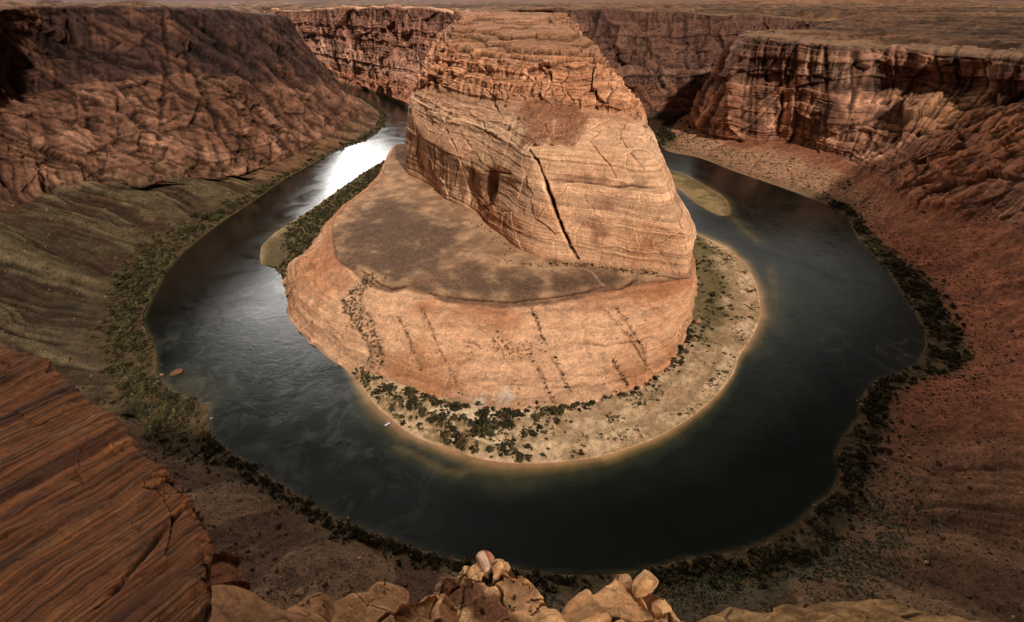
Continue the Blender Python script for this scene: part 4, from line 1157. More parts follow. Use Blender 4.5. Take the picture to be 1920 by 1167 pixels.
for pts, wid, dp in bars_:
    dd = seg_dist(WP, np.array([Z(*p)[:2] for p in pts]))
    deep = np.minimum(deep, dp + np.maximum(0, dd / wid * (1 + 0.5 * wn2) - 0.3) * 1.6)
deep = np.clip(deep, 0.05, 5)
deep = np.where(d_out < 40, np.maximum(deep, 1.2 + 0.5 * wn2), deep)
# riffles: broken water over the shallows on the left, chop along the right bank
rif = np.maximum(sm(130, 40, seg_dist(WP, np.array([Z(*p)[:2] for p in [(420, 650), (480, 700), (560, 780), (640, 880)]]))), sm(70, 20, seg_dist(WP, np.array([Z(*p)[:2] for p in [(1700, 640), (1640, 680)]]))))
nWx, nWy = len(gx_), len(gy_)
a = (np.arange(nWx - 1)[:, None] * nWy + np.arange(nWy - 1)[None]).ravel()
F = np.stack([a, a + nWy, a + nWy + 1, a + 1], 1)
m, nt = new_mat('river_water')
L = nt.links.new
out = N(nt, 'ShaderNodeOutputMaterial')
bs = N(nt, 'ShaderNodeBsdfPrincipled', ins={'Roughness': 0.17, 'IOR': 1.36, 'Specular IOR Level': 0.62})
at = N(nt, 'ShaderNodeAttribute', attribute_name='depth')
ar = N(nt, 'ShaderNodeAttribute', attribute_name='riffle')
geo = N(nt, 'ShaderNodeNewGeometry')
cr = N(nt, 'ShaderNodeValToRGB')
e = cr.color_ramp.elements
stops = [(0.0, lin(160, 118, 84)), (0.10, lin(138, 104, 70)), (0.24, lin(92, 76, 46)), (0.46, lin(44, 42, 27)), (0.75, lin(28, 31, 21)), (1.0, lin(14, 17, 11))]
e[0].position, e[0].color = 0.0, (*stops[0][1], 1)
e[1].position, e[1].color = 1.0, (*stops[-1][1], 1)
for p_, c_ in stops[1:-1]:
    k = e.new(p_)
    k.color = (*c_, 1)
dv = N(nt, 'ShaderNodeMath', operation='DIVIDE', ins={1: 5.0})
L(at.outputs['Fac'], dv.inputs[0])
L(dv.outputs[0], cr.inputs[0])
big = N(nt, 'ShaderNodeTexNoise', ins={'Scale': 0.02, 'Detail': 7.0, 'Roughness': 0.65, 'Distortion': 1.2})
L(geo.outputs['Position'], big.inputs['Vector'])
mr = N(nt, 'ShaderNodeMapRange', ins={'From Min': 0.3, 'From Max': 0.7, 'To Min': 0.65, 'To Max': 1.4})
L(big.outputs['Fac'], mr.inputs['Value'])
sc = N(nt, 'ShaderNodeVectorMath', operation='SCALE')
L(cr.outputs[0], sc.inputs[0])
L(mr.outputs[0], sc.inputs['Scale'])
# lighter swirls mixed into the colour on the riffle
fo = N(nt, 'ShaderNodeTexNoise', ins={'Scale': 0.035, 'Detail': 9.0, 'Roughness': 0.66, 'Distortion': 1.2})
L(geo.outputs['Position'], fo.inputs['Vector'])
fm = N(nt, 'ShaderNodeMapRange', ins={'From Min': 0.48, 'From Max': 0.72, 'To Min': 0.0, 'To Max': 0.55})
L(fo.outputs['Fac'], fm.inputs['Value'])
fx = N(nt, 'ShaderNodeMath', operation='MULTIPLY')
L(fm.outputs[0], fx.inputs[0])
L(ar.outputs['Fac'], fx.inputs[1])
mx = N(nt, 'ShaderNodeMix', data_type='RGBA')
L(fx.outputs[0], mx.inputs['Factor'])
L(sc.outputs[0], mx.inputs['A'])
mx.inputs['B'].default_value = (0.085, 0.085, 0.07, 1)
L(mx.outputs['Result'], bs.inputs['Base Color'])
w1 = N(nt, 'ShaderNodeTexNoise', ins={'Scale': 0.35, 'Detail': 4.0, 'Roughness': 0.6, 'Distortion': 0.8})
w2 = N(nt, 'ShaderNodeTexNoise', ins={'Scale': 0.05, 'Detail': 3.0, 'Roughness': 0.5, 'Distortion': 1.5})
L(geo.outputs['Position'], w1.inputs['Vector'])
L(geo.outputs['Position'], w2.inputs['Vector'])
st_ = N(nt, 'ShaderNodeMapRange', ins={'From Min': 0.0, 'From Max': 1.0, 'To Min': 0.16, 'To Max': 0.5})
L(ar.outputs['Fac'], st_.inputs['Value'])
b1 = N(nt, 'ShaderNodeBump', ins={'Distance': 0.28})
L(st_.outputs[0], b1.inputs['Strength'])
L(w1.outputs['Fac'], b1.inputs['Height'])
b2 = N(nt, 'ShaderNodeBump', ins={'Strength': 0.12, 'Distance': 1.5})
L(w2.outputs['Fac'], b2.inputs['Height'])
L(b1.outputs[0], b2.inputs['Normal'])
L(b2.outputs[0], bs.inputs['Normal'])
rn = N(nt, 'ShaderNodeTexNoise', ins={'Scale': 0.013, 'Detail': 8.0, 'Roughness': 0.68, 'Distortion': 2.0})
L(geo.outputs['Position'], rn.inputs['Vector'])
rm = N(nt, 'ShaderNodeMapRange', ins={'From Min': 0.35, 'From Max': 0.65, 'To Min': 0.11, 'To Max': 0.27})
L(rn.outputs['Fac'], rm.inputs['Value'])
L(rm.outputs[0], bs.inputs['Roughness'])
L(bs.outputs[0], out.inputs[0])
river = structure(mesh_object('river', WP, F, None, m, dict(depth=deep, riffle=rif.astype(np.float32))))
# ------------------------------------------------------------------ foreground rock on the overlook's edge
MAT_NEAR = rock_material('near_sandstone', 0.09, 0.8, mottling=0.22)
MAT_MID = rock_material('outcrop_sandstone', 0.35, 1.0, mottling=0.42)


def crop(rows):
    """rows of (x, y, range) sightings, back to front -> loft columns"""
    return [[D(*r[k]) for r in rows] for k in range(len(rows[0]))]


def resample(line, n):
    line = np.array(line, float)
    s = np.concatenate([[0], np.cumsum(np.hypot(*np.diff(line[:, :2], axis=0).T))])
    t = np.linspace(0, s[-1], n)
    return [tuple(np.interp(q, s, line[:, k]) for k in range(line.shape[1])) for q in t]


# the big striated fin, lower left
edge = [(-330, 585, 19), (-120, 612, 16.5), (0, 647, 15), (48, 660, 14.5), (92, 678, 14), (122, 705, 13.6), (150, 735, 13.2), (176, 766, 12.9), (198, 776, 12.6), (232, 815, 12.1), (262, 850, 11.7), (300, 880, 11.2), (330, 908, 10.9), (356, 940, 10.5), (378, 966, 10.2), (384, 985, 10), (394, 1008, 9.8), (388, 1040, 9.6), (384, 1085, 9.3), (386, 1130, 9.0), (366, 1180, 8.8), (340, 1240, 8.6)]
n_ = 40
top = resample(edge, n_)
front0 = resample([(-460, 840, 15), (-120, 800, 13), (0, 815, 12.2), (100, 870, 11.6), (200, 930, 10.9), (280, 985, 10.2), (330, 1040, 9.5), (352, 1100, 9.0), (350, 1160, 8.7), (330, 1220, 8.5), (320, 1260, 8.4)], n_)
front1 = resample([(-560, 1150, 12), (-200, 1120, 10.5), (0, 1130, 9.4), (120, 1150, 8.8), (220, 1180, 8.4), (280, 1220, 8.2), (300, 1290, 8.1)], n_)
front2 = resample([(-560, 1500, 9.5), (-200, 1420, 8.3), (0, 1400, 7.6), (150, 1390, 7.4), (260, 1390, 7.5), (300, 1400, 7.7)], n_)
back = [(x + 14 - 0.04 * abs(x), y + 60, r + 3.5) for x, y, r in top]
back2 = [(x - 60, y + 330, r + 6) for x, y, r in top]
ST = Loft(crop([front2, front1, front0, top, back, back2]), 620, 560, smooth=2.0)
P0 = ST.P.copy()
# bedding: parallel beds that cross the face from lower left to upper right
da = D(330, 1010, 10.0) - D(80, 1220, 9.0)
da /= np.linalg.norm(da)
fn = ST.N[len(ST.N) // 2]
fc = D(150, 950, 11.4)
dv_ = np.cross(da, np.cross(D(200, 930, 10.9) - D(0, 815, 12.2), D(150, 1150, 8.8) - D(200, 930, 10.9)))
dv_ /= np.linalg.norm(dv_)
bed = P0 @ dv_ + 0.10 * fbm(P0, 3.5, 3, 2) + 0.025 * fbm(P0, 0.6, 3, 5)
bl_ = np.stack([P0 @ da, bed, P0 @ np.cross(da, dv_)], 1)
q1, q2, q3 = layers(bed, 0.30, 1, 0.35), layers(bed, 0.085, 2, 0.4), layers(bed, 0.028, 3, 0.5)
sg = -1.0 if (ST.N[len(ST.N) // 2] @ (np.array([0, 0, EYE]) - P0[len(P0) // 2])) < 0 else 1.0
dd = 0.035 * (q1 - 0.5) + 0.024 * (q2 - 0.5) + 0.012 * (q3 - 0.5) + 0.17 * fbm(P0, 2.2, 4, 3) + 0.05 * fbm(P0, (0.35, 0.35, 0.35), 3, 4)
w1_, w2_, wc = worley(P0 + fbm(P0, 1.2, 2, 3)[:, None] * 0.5, 1.5, 3)
dd += 0.06 * (wc - 0.5) * sm(-0.1, 0.3, fbm(P0, 3, 2, 8))
fq, fj = facets(P0, (0.9, 0.9, 0.6), 5, 0.4)
fr_, _j = facets(P0, 0.28, 6, 0.4)
edge_w = np.clip(1 - np.abs(ST.V - 3.0) / 0.5, 0, 1)
dd += (0.015 + 0.09 * edge_w) * fq + (0.004 + 0.03 * edge_w) * fr_ + 0.03 * fbm(bl_, (2.0, 0.10, 2.0), 4, 5)
ST.push(dd, sg)
for pts, dep, wid in (([(150, 1180), (200, 1120), (250, 1060), (300, 1000), (345, 945)], 0.16, 0.035),):
    path = ST.path(pts)
    w_ = seg_dist(ST.P + np.stack([fbm(P0, 1.0, 3, 1)] * 3, 1) * 0.06, path, dims=3)
    ST.push(-dep * np.exp(-(w_ / wid) ** 2), sg)
c = mix(lin(140, 84, 46)[None], lin(92, 52, 29)[None], sm(0.25, 0.75, 0.5 * q1 + 0.5 * q2))
c = mix(c, lin(150, 104, 66)[None], sm(0.62, 0.95, q2 * 0.6 + q3 * 0.4) * 0.55)
c = c * (0.6 + 0.75 * q3)[:, None]
cr_ = np.cross(da, dv_)
bl = np.stack([P0 @ da, bed, P0 @ cr_], 1)
bn_ = fbm(bl, (2.2, 0.16, 2.2), 5, 4, gain=0.6)
bn2_ = fbm(bl, (0.9, 0.05, 0.9), 4, 7, gain=0.7)
c = mix(c, lin(186, 128, 78)[None], sm(0.1, 0.5, bn_) * 0.55)
c = mix(c, lin(52, 28, 18)[None], sm(0.0, 0.45, -bn_ + 0.25 * bn2_) * 0.7)
c = c * (1 + 0.55 * bn2_)[:, None]
lich = sm(0.05, 0.4, fbm(P0, (1.6, 1.6, 1.6), 5, 6) + 0.25 * (q2 - 0.5))
c = mix(c, lin(40, 26, 20)[None], lich * 0.75 * sm(0.2, 0.6, q1))
c = mix(c, lin(150, 104, 66)[None], sm(0.1, 0.4, fbm(P0, 2.4, 3, 9)) * 0.35)
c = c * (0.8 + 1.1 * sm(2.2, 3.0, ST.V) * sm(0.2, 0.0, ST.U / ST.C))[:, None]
c = cavity_shade(c, ST, 0.0) * (1 + 0.9 * np.clip(ST.hollow(max(1, int(4 * Q))) / 0.05, -0.6, 0.5))[:, None]  # cavity shading painted in: hollows darker, ribs lighter
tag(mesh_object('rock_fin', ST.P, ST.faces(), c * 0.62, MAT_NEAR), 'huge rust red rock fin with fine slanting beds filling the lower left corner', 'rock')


def outcrop(name, rows, nu, nv, size, relief, c1, c2, seed, label, mat=None, beds=0.0, cracks=1.0, cat='rock', extra=None):
    Ls = Loft(crop(rows), nu, nv, smooth=2.0)
    p = Ls.P.copy()
    k = np.array([0, 0, EYE]) - p
    s_ = np.sign((Ls.N * k).sum(1).mean())
    ci, cj = facets(p, (size, size, size * 0.9), seed, 0.4)
    ce, ej = facets(p, size * 0.33, seed + 4, 0.4)
    crk = (cracks > 0.6) * (1 - sm(0, 0.06, cj)) * sm(-0.5, 0.0, fbm(p, size * 2, 2, seed + 5))
    crk2 = (1 - sm(0, 0.07, ej)) * sm(-0.1, 0.4, fbm(p, size, 2, seed + 6))
    big_ = fbm(p, size * 2.2, 4, seed)
    fin_ = fbm(p, size * 0.25, 5, seed + 2, gain=0.6)
    bd = layers(p[:, 2] + 0.25 * size * fbm(p, size * 1.5, 3, 4), size * 0.16, seed, 0.3)
    Ls.push(relief * (0.6 * big_ + cracks * (0.5 * ci - 0.42 * crk + 0.07 * ce - 0.05 * crk2) + 0.09 * fin_ + beds * 0.12 * (bd - 0.5)), s_)
    cc = mix(c1[None], c2[None], sm(-0.3, 0.4, big_ + 0.5 * fin_)) * (0.86 + 0.28 * bd)[:, None]
    cc = mix(cc, lin(70, 46, 30)[None], crk * 0.6 * cracks)
    if extra:
        cc = extra(Ls, p, cc)
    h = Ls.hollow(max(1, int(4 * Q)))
    cc = cc * (1 + 0.5 * np.clip(h / (0.05 * relief + 1e-6), -1, 0.7))[:, None]  # shading of recesses put into the rock colour
    o = mesh_object(name, Ls.P, Ls.faces(), cc, mat or MAT_MID)
    tag(o, label, cat)
    return Ls


TAN1, TAN2 = lin(216, 166, 116), lin(176, 126, 84)


def rows_from(ridge, drop, steps):
    """a ridge line, its hidden back and the slope in front of it"""
    n = max(30, len(ridge) * 3)
    r0 = resample(ridge, n)
    out_ = [[(x, y + drop[0] * 2.6, r * drop[1] * 1.12) for x, y, r in r0], [(x, y + drop[0], r * drop[1]) for x, y, r in r0], r0]
    for dx, dy, kr in steps:
        out_.append([(960 + (x - 960) * (1 + dx) , y + dy, r * kr) for x, y, r in r0])
    return out_[::-1]


A_ridge = [(800, 1150, 98), (812, 1110, 99), (819, 1092, 100), (822, 1080, 101), (836, 1068, 102), (850, 1072, 102), (863, 1070, 103), (864, 1056, 104), (876, 1052, 104), (886, 1054, 104), (890, 1047, 104), (912, 1056, 104), (926, 1054, 103), (934, 1049, 103), (949, 1056, 102), (962, 1074, 101), (966, 1082, 100), (972, 1071, 100), (980, 1076, 99), (1000, 1100, 96), (1014, 1120, 93), (1020, 1142, 90), (1032, 1168, 87), (1044, 1190, 85)]


def rubble_patch(Ls, p, cc):
    dd_ = seg_dist(Ls.P, Ls.path([(850, 1100), (880, 1112), (920, 1142), (950, 1166)]), dims=3)
    m_ = sm(4.0, 2.0, dd_ + 2.5 * fbm(p, 5, 3, 4))
    return mix(cc, lin(112, 72, 48)[None] * (1 + 0.5 * fbm(p, 0.8, 2, 3))[:, None], m_)


OA = outcrop('rock_outcrop', rows_from(A_ridge, (45, 1.08), [(0, 22, 0.985), (0.05, 60, 0.95), (0.1, 120, 0.90), (0.2, 260, 0.80)]), 560, 330, 13.0, 2.8, TAN1, TAN2, 3,
             'tan jointed sandstone outcrop with a red striped boulder on its peak, bottom centre', extra=rubble_patch, cracks=1.3)
C_ridge = [(470, 1190, 70), (520, 1172, 72), (546, 1150, 74), (552, 1124, 76), (570, 1116, 77), (590, 1112, 78), (598, 1108, 78), (612, 1116, 78), (626, 1132, 79), (640, 1124, 80), (665, 1116, 82), (692, 1114, 84), (698, 1102, 85), (712, 1098, 86), (732, 1104, 86), (752, 1110, 87), (770, 1122, 88), (790, 1118, 90), (800, 1108, 92), (815, 1104, 94), (835, 1118, 95), (860, 1140, 96)]
OC = outcrop('rock_outcrop', rows_from(C_ridge, (40, 1.1), [(0, 20, 0.98), (0.03, 55, 0.93), (0.06, 120, 0.86), (0.1, 260, 0.76)]), 560, 260, 10.0, 2.6, lin(184, 134, 90), lin(134, 90, 58), 5,
             'low crumbly brown rock shoulder left of the striped boulder outcrop', cracks=0.9)
B_ridge = [(1040, 1190, 84), (1056, 1168, 86), (1064, 1148, 88), (1072, 1138, 89), (1092, 1124, 91), (1120, 1104, 93), (1144, 1086, 95), (1156, 1071, 96), (1168, 1072, 97), (1180, 1080, 97), (1190, 1092, 97), (1206, 1098, 96), (1218, 1104, 95), (1226, 1122, 94), (1234, 1116, 93), (1246, 1118, 92), (1256, 1134, 91), (1268, 1150, 89), (1282, 1166, 87), (1296, 1190, 85)]


def domed_beds(Ls, p, cc):
    r_ = np.linalg.norm(p - (D(1175, 1215, 80)), axis=1)
    b_ = layers(r_ + 0.8 * fbm(p, 4, 3, 2), 1.1, 7, 0.3)
    near_ = seg_dist(Ls.P, Ls.path([(1130, 1140), (1170, 1130), (1200, 1150)]), dims=3)
    return mix(cc, cc * (0.62 + 0.6 * b_)[:, None], sm(14, 6, near_))


OB = outcrop('rock_outcrop', rows_from(B_ridge, (45, 1.08), [(0, 20, 0.985), (0.03, 58, 0.95), (0.06, 120, 0.89), (0.1, 260, 0.8)]), 520, 330, 12.0, 2.2, TAN1, TAN2, 7,
             'pale domed outcrop with curved beds under a single perched boulder', extra=domed_beds, cracks=0.9)
K_ridge = [(365, 1120, 36), (380, 1085, 36), (388, 1056, 36), (400, 1044, 36), (416, 1040, 36), (430, 1042, 36), (438, 1054, 36), (446, 1066, 36), (458, 1078, 36), (460, 1092, 36), (456, 1120, 36)]
outcrop('red_rock', rows_from(K_ridge, (60, 1.1), [(0, 14, 0.98), (0, 40, 0.95), (0, 90, 0.9)]), 220, 200, 3.0, 0.9, lin(126, 74, 46), lin(82, 44, 28), 9, 'small red rock knob peeping out beside the striated fin', cracks=0.8)
G_ridge = [(300, 1130, 27), (350, 1100, 27), (384, 1092, 27), (420, 1091, 27.5), (455, 1096, 28), (478, 1106, 28), (500, 1122, 28), (530, 1134, 28), (560, 1148, 28), (590, 1166, 27.5), (640, 1196, 27), (700, 1240, 26)]
outcrop('rock_ledge', rows_from(G_ridge, (60, 1.12), [(0.01, 16, 0.985), (0.02, 45, 0.955), (0.05, 110, 0.89), (0.1, 260, 0.75)]), 360, 260, 2.6, 0.55, lin(150, 106, 68), lin(108, 72, 46), 11, 'rounded tan rock shoulder at the foot of the striated fin', cracks=0.25)
E_ridge = [(1200, 1230, 17.5), (1280, 1180, 18), (1320, 1160, 18.2), (1345, 1150, 18.4), (1366, 1138, 18.5), (1378, 1134, 18.6), (1400, 1140, 18.6), (1425, 1148, 18.6), (1446, 1146, 18.7), (1466, 1134, 18.8), (1500, 1126, 19), (1550, 1122, 19), (1584, 1124, 19), (1625, 1122, 19), (1668, 1124, 19), (1696, 1134, 18.8), (1722, 1144, 18.6), (1760, 1148, 18.5), (1792, 1150, 18.4), (1816, 1160, 18.2), (1870, 1164, 18), (1930, 1172, 17.8), (2010, 1190, 17.5)]
outcrop('rock_ledge', rows_from(E_ridge, (60, 1.1), [(0.01, 12, 0.985), (0.02, 40, 0.95), (0.05, 120, 0.86), (0.1, 280, 0.72)]), 700, 240, 1.4, 0.30, lin(150, 114, 74), lin(108, 78, 48), 13, 'yellowish rock ledge along the bottom right edge', cracks=0.5, mat=MAT_NEAR)

# ------------------------------------------------------------------ loose stones
import bmesh


def stone_mesh(seed, sub, flat=0.7, facets=9):
    bm = bmesh.new()
    bmesh.ops.create_icosphere(bm, subdivisions=sub, radius=1.0)
    v = np.array([x.co[:] for x in bm.verts], np.float32)
    f = np.array([[x.index for x in q.verts] for q in bm.faces])
    bm.free()
    r = np.random.default_rng(seed)
    for _ in range(facets):                       # split faces: clip by random planes
        n = r.normal(size=3)
        n /= np.linalg.norm(n)
        h = r.uniform(0.55, 0.85)
        dd_ = v @ n - h
        v = v - np.where(dd_ > 0, dd_, 0)[:, None] * n
    v = v * r.uniform(0.75, 1.15, 3) * [1, 1, flat]
    if sub > 1:
        v = v * (1 + 0.05 * fbm(v + seed * 9, 0.7, 3, seed % 8))[:, None]
    return v.astype(np.float32), f


def rot_z(a):
    return np.array([[math.cos(a), -math.sin(a), 0], [math.sin(a), math.cos(a), 0], [0, 0, 1]])


def scatter_mesh(name, variants, pts, rad, cols, mat, squash=None):
    Vs, Fs, Cs, off = [], [], [], 0
    for k in range(len(pts)):
        v, f, vc = variants[int(rng.integers(len(variants)))]
        a = rng.uniform(0, 6.283)
        Rm = rot_z(a)
        s_ = rad[k] * (rng.uniform(0.85, 1.15, 3))
        Vs.append((v * s_) @ Rm.T + pts[k])
        Fs.append(f + off)
        Cs.append(cols[k] * vc[:, None])
        off += len(v)
    if not Vs:
        return None
    return mesh_object(name, np.concatenate(Vs), np.concatenate(Fs), np.concatenate(Cs), mat, smooth=False)


def area(loft):
    p = loft.P.reshape(loft.nu, loft.nv, 3)
    n = np.cross(np.gradient(p, axis=0), np.gradient(p, axis=1))
    return np.linalg.norm(n, axis=2).ravel()


def pick(loft, weight, n, jitter=True):
    """n random vertices of a loft, spread by true area and by the weight given"""
    wgt = np.maximum(weight, 0) * area(loft)
    wgt = wgt / wgt.sum()
    return rng.choice(len(wgt), size=int(n), replace=False, p=wgt)


def in_view(P, mx=60):
    x, y, dep = seen(P)
    return (dep > 1) & (x > -mx) & (x < 1920 + mx) & (y > -20) & (y < 1167 + mx)


STONE_BIG = [stone_mesh(s, 3, flat=0.75) for s in range(8)]
STONE_SMALL = [(*stone_mesh(20 + s, 1, flat=0.65, facets=5),) for s in range(6)]
small_var = [(v, f, (0.85 + 0.3 * np.random.default_rng(i).random(len(v))).astype(np.float32)) for i, (v, f) in enumerate(STONE_SMALL)]
MAT_STONE = rock_material('boulder_rock', 0.8, 0.8, mottling=0.3)
stone_data = []
for i, (v, f) in enumerate(STONE_BIG):
    for j, cc_ in enumerate((lin(118, 80, 60), lin(92, 60, 46), lin(160, 122, 96))):
        o_ = mesh_object('boulder', v, f, np.repeat(cc_[None], len(v), 0) * (1 + 0.25 * fbm(v, 0.6, 3, i)[:, None]), MAT_STONE, smooth=False)
        stone_data.append(o_.data)
        bpy.data.objects.remove(o_)


def boulder(p, r, label, group=None, shade=0, sz=(1, 1, 1), name='boulder', sink=0.25):
    me = stone_data[int(rng.integers(8)) * 3 + shade]
    o_ = bpy.data.objects.new(name, me)
    col.objects.link(o_)
    o_.location = (p[0], p[1], p[2] + r * sz[2] * (0.62 - sink))
    o_.rotation_euler = (rng.uniform(-0.2, 0.2), rng.uniform(-0.2, 0.2), rng.uniform(0, 6.28))
    o_.scale = (r * sz[0], r * sz[1], r * sz[2])
    tag(o_, label, 'boulder', group)
    return o_


# stones of the talus: the 210 largest are things of their own, the rest is rubble
tal_w = sm(1.95, 2.2, O.V) * (1 - sm(4.05, 4.35, O.V))
clump = sm(-0.2, 0.5, fbm(O.P, 45, 3, 6) + 0.4 * fbm(O.P, 12, 2, 2))
vis = in_view(O.P).astype(float)
dep_all = np.maximum(seen(O.P)[2], 20)
wr = tal_w * vis * (0.25 + clump) * (rightc * 1.0 + nearc * 0.9 + leftc * 0.30) / (0.3 + (dep_all / 500) ** 2)
ii = pick(O, wr, 9500)
rad = 0.46 * np.exp(rng.normal(0, 0.42, len(ii))) * (0.6 + 0.8 * (dep_all[ii] / 500))
hero = np.argsort(-(rad / dep_all[ii]))[:210]
mask = np.ones(len(ii), bool)
mask[hero] = False
cols_ = np.array([lin(126, 86, 64), lin(102, 66, 50), lin(156, 116, 90), lin(84, 54, 41)])
scatter_mesh('rubble', small_var, O.P[ii[mask]] + [0, 0, 0.1], rad[mask], cols_[rng.integers(0, 4, mask.sum())], MAT_STONE)
tag(bpy.data.objects['rubble'], 'loose red stones strewn over the talus slopes', 'rubble', kind='stuff')
for k in hero:
    v_ = ii[k]
    r_, l_, u_ = rightc[v_], leftc[v_], O.U[v_]
    if r_ > 0.5:
        lab, grp = 'reddish boulder lying on the bare red talus right of the river', 'boulders on the right talus'
    elif l_ > 0.5:
        lab, grp = 'brown boulder lying on the green gullied slope left of the river', 'boulders on the left slope'
    else:
        lab, grp = 'brown boulder lying on the grey slope under the overlook', 'boulders on the near slope'
    boulder(O.P[v_], rad[k] * 1.35, lab, grp, int(rng.integers(0, 3)), (rng.uniform(0.8, 1.4), 1, rng.uniform(0.6, 0.9)))

# rubble fan on the tower's shelf and at the wall's foot
ii = pick(T, rub + 0.02 * slope1 * sm(0.3, 0.6, fbm(T.P0.reshape(-1, 3), 25, 3, 4)), 1500)
scatter_mesh('scree', small_var, T.P[ii], 0.55 * np.exp(rng.normal(0, 0.5, len(ii))), cols_[rng.integers(0, 3, len(ii))] * 1.2, MAT_STONE)
tag(bpy.data.objects['scree'], 'reddish scree fan on the pale shelf of the butte', 'scree', kind='stuff')
# fallen blocks where the left face meets the bench
fall = sm(9, 2, seg_dist(B.P, B.path([(892, 414), (918, 432), (945, 452), (962, 466)]), dims=3)) + 0.35 * sm(7, 1, seg_dist(B.P, B.path([(770, 330), (805, 348), (842, 380), (880, 408)]), dims=3))
ii = pick(B, fall, 420)
scatter_mesh('fallen_rubble', small_var, B.P[ii] + [0, 0, 0.15], 0.6 * np.exp(rng.normal(0, 0.5, len(ii))), cols_[rng.integers(0, 3, len(ii))] * 1.25, MAT_STONE)
tag(bpy.data.objects['fallen_rubble'], 'reddish fallen rubble where the stained left face meets the bench', 'rubble', kind='stuff')
boulder(T.find(1005, 267), 5.0, 'largest boulder at the foot of the scree fan on the butte', None, 2, (1.1, 1, 0.9))
boulder(T.find(1035, 268), 3.0, 'second boulder beside the largest one on the scree fan of the butte', None, 2)
boulder(T.find(945, 198), 2.6, 'brown boulder at the left edge of the scree fan on the butte', None, 0)
boulder(T.find(1212, 236), 3.4, 'boulder on the right shoulder of the butte', None, 2)
boulder(Z(1307, 606, 2.5), 5.0, 'orange boulder in the brush at the right foot of the butte', None, 2, (0.7, 0.9, 1.3))

# stones standing in the river or at its edge
for x, y, r_, sh, sz, lab in (
        (331, 700, 4.6, 0, (1.2, 0.9, 0.9), 'large split red boulder standing in the left shallows'),
        (304, 703, 2.2, 2, (1.3, 0.8, 0.7), 'small tan rock in the water left of the split boulder'),
        (297, 711, 1.7, 1, (1.1, 0.9, 0.6), 'small dark rock at the water edge below the tan rock'),
        (303, 684, 1.3, 1, (1.2, 0.8, 0.6), 'little dark rock in the water above the tan rock'),
        (397, 784, 1.5, 2, (1.2, 0.8, 0.7), 'rock in the water off the grassy spit on the left bank'),
        (377, 791, 2.0, 0, (1.1, 0.9, 0.7), 'pink rock on the grassy spit of the left bank'),
        (653, 973, 1.5, 2, (1, 1, 1), 'round pale boulder in the water near the lower left bank'),
        (482, 878, 1.3, 0, (1, 1, 0.8), 'brown rock at the waterline of the lower left bank'),
        (545, 918, 0.9, 2, (1.4, 0.8, 0.6), 'flat white rock at the waterline of the lower left bank'),
        (1698, 666, 1.2, 2, (1.3, 0.9, 0.7), 'white rock in the chop near the right bank'),
        (1708, 671, 1.2, 2, (1.3, 0.9, 0.6), 'grey rock close to the right bank beside the white rock'),
        (1526, 947, 1.2, 2, (1.6, 1, 0.6), 'pale slab at the waterline of the lower right bank'),
        (1607, 752, 1.3, 2, (1.2, 1, 0.7), 'pale rock on the point of the right bank'),
        (1535, 1086, 2.3, 0, (1.4, 1, 0.8), 'big red boulder above the sage thicket lower right')):
    base_z = O.find(x, y)[2] if (x, y) == (1535, 1086) else 0
    boulder(Z(x, y, base_z), r_, lab, None, sh, sz)

# boulders perched on the near outcrops
p_ = OA.find(907, 1056)
bo = boulder(p_, 3.0, 'red and white striped boulder perched on the peak of the outcrop', None, 2, (0.95, 0.7, 1.0), sink=0.1)
bo.rotation_euler = (0.2, 0.5, 0.3)
vv, ff = stone_mesh(77, 4, 0.8, 7)
st_b = layers(vv @ np.array([0.75, 0.2, 0.6]) + 0.1 * fbm(vv, 1, 3, 2), 0.17, 5, 0.4)
me_o = mesh_object('boulder', vv, ff, mix(lin(150, 84, 60)[None], lin(214, 176, 146)[None], sm(0.3, 0.7, st_b)), MAT_MID)
bo.data = me_o.data
bpy.data.objects.remove(me_o)
p_ = OB.find(1204, 1104)
vv, ff = stone_mesh(81, 4, 1.1, 6)
me_o = mesh_object('boulder', vv, ff, mix(TAN1[None], TAN2[None], sm(-0.3, 0.4, fbm(vv, 0.8, 4, 3))), MAT_MID)
bo = boulder(p_, 2.5, 'rounded tan boulder perched alone on the domed outcrop', None, 2, (0.95, 0.9, 1.12), sink=-0.22)
bo.data = me_o.data
bo.rotation_euler = (0, 0, 0.6)
bpy.data.objects.remove(me_o)
vv, ff = stone_mesh(90, 4, 1.0, 6)
me_o = mesh_object('boulder', vv, ff, mix(TAN1[None], TAN2[None], sm(-0.2, 0.5, fbm(vv, 0.8, 4, 5))), MAT_MID)
for x, y, r_, lab in ((1212, 1128, 1.9, 'tan block wedged under the perched boulder'), (1176, 1092, 2.0, 'squat rock shoulder left of the perched boulder'), (1240, 1142, 1.9, 'tan block right of the perched boulder, lower down')):
    bo = boulder(OB.find(x, y), r_, lab, None, 2, (1.1, 0.9, 0.9), sink=0.55)
    bo.data = me_o.data
bpy.data.objects.remove(me_o)

